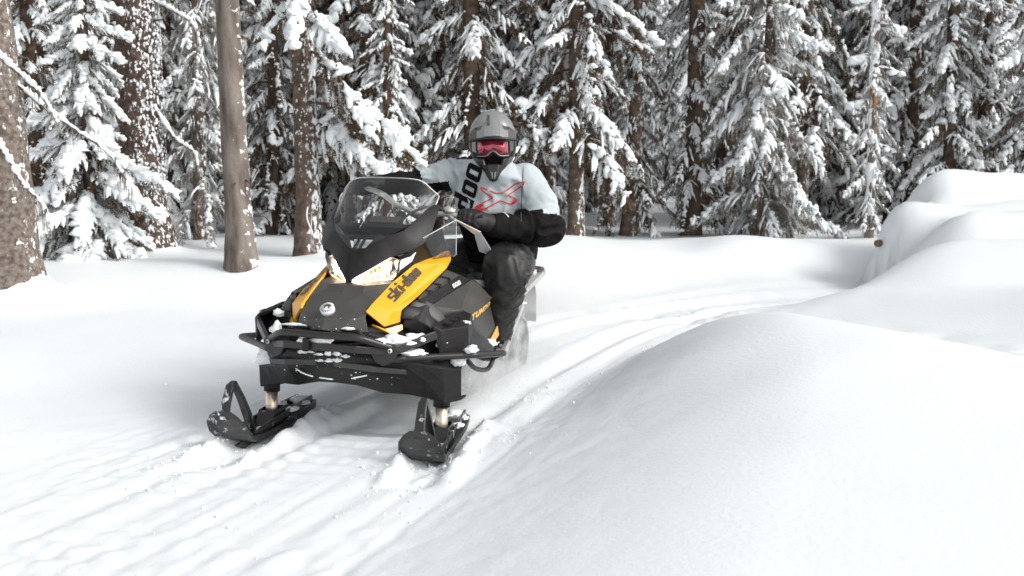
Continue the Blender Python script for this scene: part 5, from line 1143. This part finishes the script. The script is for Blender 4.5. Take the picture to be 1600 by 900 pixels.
# ============================================================ loose snow: crumbs on the trail and powder thrown up by the belt
rg = np.random.default_rng(21); A = Acc(); n_c = 900
ss = rg.normal(0, .62, n_c); ya = rg.uniform(1.7, 8.0, n_c); pc = np.array(PATHC); xc = np.interp(ya, pc[:, 1], pc[:, 0]) + ss * 1.03
extra = []
for (cx, cy) in ((-1.28, 3.95), (-0.42, 3.72), (-1.2, 4.2), (-.28, 4.05), (-.15, 4.5), (.1, 5.3)):
    for k in range(110): extra.append((cx + rg.normal(0, .10), cy + rg.normal(0, .16)))
ex = np.array(extra); xs_ = np.concatenate([xc, ex[:, 0]]); ys_ = np.concatenate([ya, ex[:, 1]])
keep = (fbm(xs_ * 1.7, ys_ * 1.7, 91, 3) > -.1) | (np.arange(len(xs_)) >= n_c); xs_ = xs_[keep]; ys_ = ys_[keep]
zs_ = height(xs_, ys_)
for x, y, z in zip(xs_, ys_, zs_):
    s_ = .002 + .0065 * rg.random() ** 4; q_ = rg.uniform(.5, 1.4, 3); lump(A, np.array([x, y, z + s_ * .1]), rg.normal(0, 1, 3), s_ * 1.3 * q_[0], s_ * q_[1], s_ * q_[2], rg)
V, T = A.arr(); cr = link('snow_crumbs', mesh_np('snow_crumbs', V, [T]), M['snow_clump']); tag(cr, 'loose crumbs of snow scattered over the trail and around the skis', None, None, 'stuff')
# airborne powder behind and beside the belt
def puff(name, loc, scale, dens, nscale, seed, rot=0.0):
    bm = bmesh.new(); bmesh.ops.create_icosphere(bm, subdivisions=3, radius=1)
    me = bpy.data.meshes.new(name); bm.to_mesh(me); bm.free(); o = link(name, me, None); o.location = loc; o.scale = scale; o.rotation_euler = (0, 0, rot)
    m = bpy.data.materials.new(name); m.use_nodes = True; nt = m.node_tree; nt.nodes.clear(); me.materials.append(m)
    out = nt.nodes.new('ShaderNodeOutputMaterial'); pv = nt.nodes.new('ShaderNodeVolumePrincipled'); pv.inputs['Color'].default_value = (.99, .99, .99, 1); pv.inputs['Anisotropy'].default_value = .2
    tc = nt.nodes.new('ShaderNodeTexCoord'); n = nt.nodes.new('ShaderNodeTexNoise'); n.inputs['Scale'].default_value = nscale; n.inputs['Detail'].default_value = 4
    mp = nt.nodes.new('ShaderNodeMapping'); mp.inputs['Location'].default_value = (seed, seed * 2, 0); nt.links.new(tc.outputs['Object'], mp.inputs[0]); nt.links.new(mp.outputs[0], n.inputs['Vector'])
    ln = nt.nodes.new('ShaderNodeVectorMath'); ln.operation = 'LENGTH'; nt.links.new(tc.outputs['Object'], ln.inputs[0])
    fall = nt.nodes.new('ShaderNodeMapRange'); fall.inputs['From Min'].default_value = 1.0; fall.inputs['From Max'].default_value = .15; nt.links.new(ln.outputs['Value'], fall.inputs['Value'])
    nr = nt.nodes.new('ShaderNodeMapRange'); nr.inputs['From Min'].default_value = .36; nr.inputs['From Max'].default_value = .7; nt.links.new(n.outputs['Fac'], nr.inputs['Value'])
    a = nt.nodes.new('ShaderNodeMath'); a.operation = 'MULTIPLY'; nt.links.new(fall.outputs[0], a.inputs[0]); nt.links.new(nr.outputs[0], a.inputs[1])
    b = nt.nodes.new('ShaderNodeMath'); b.operation = 'MULTIPLY'; b.inputs[1].default_value = dens; nt.links.new(a.outputs[0], b.inputs[0]); nt.links.new(b.outputs[0], pv.inputs['Density']); nt.links.new(pv.outputs[0], out.inputs['Volume'])
    return tag(o, None, None, None, 'stuff')
tag(puff('snow_powder', (.10, 6.7, .42), (.85, 1.25, .42), 3.2, 2.2, 3, -.3), 'cloud of powder snow blown up behind the snowmobile')
tag(puff('snow_powder', (-.22, 5.35, .20), (.50, .85, .20), 6.0, 2.6, 8, -.3), 'low powder snow streaming past the belt and the running board')
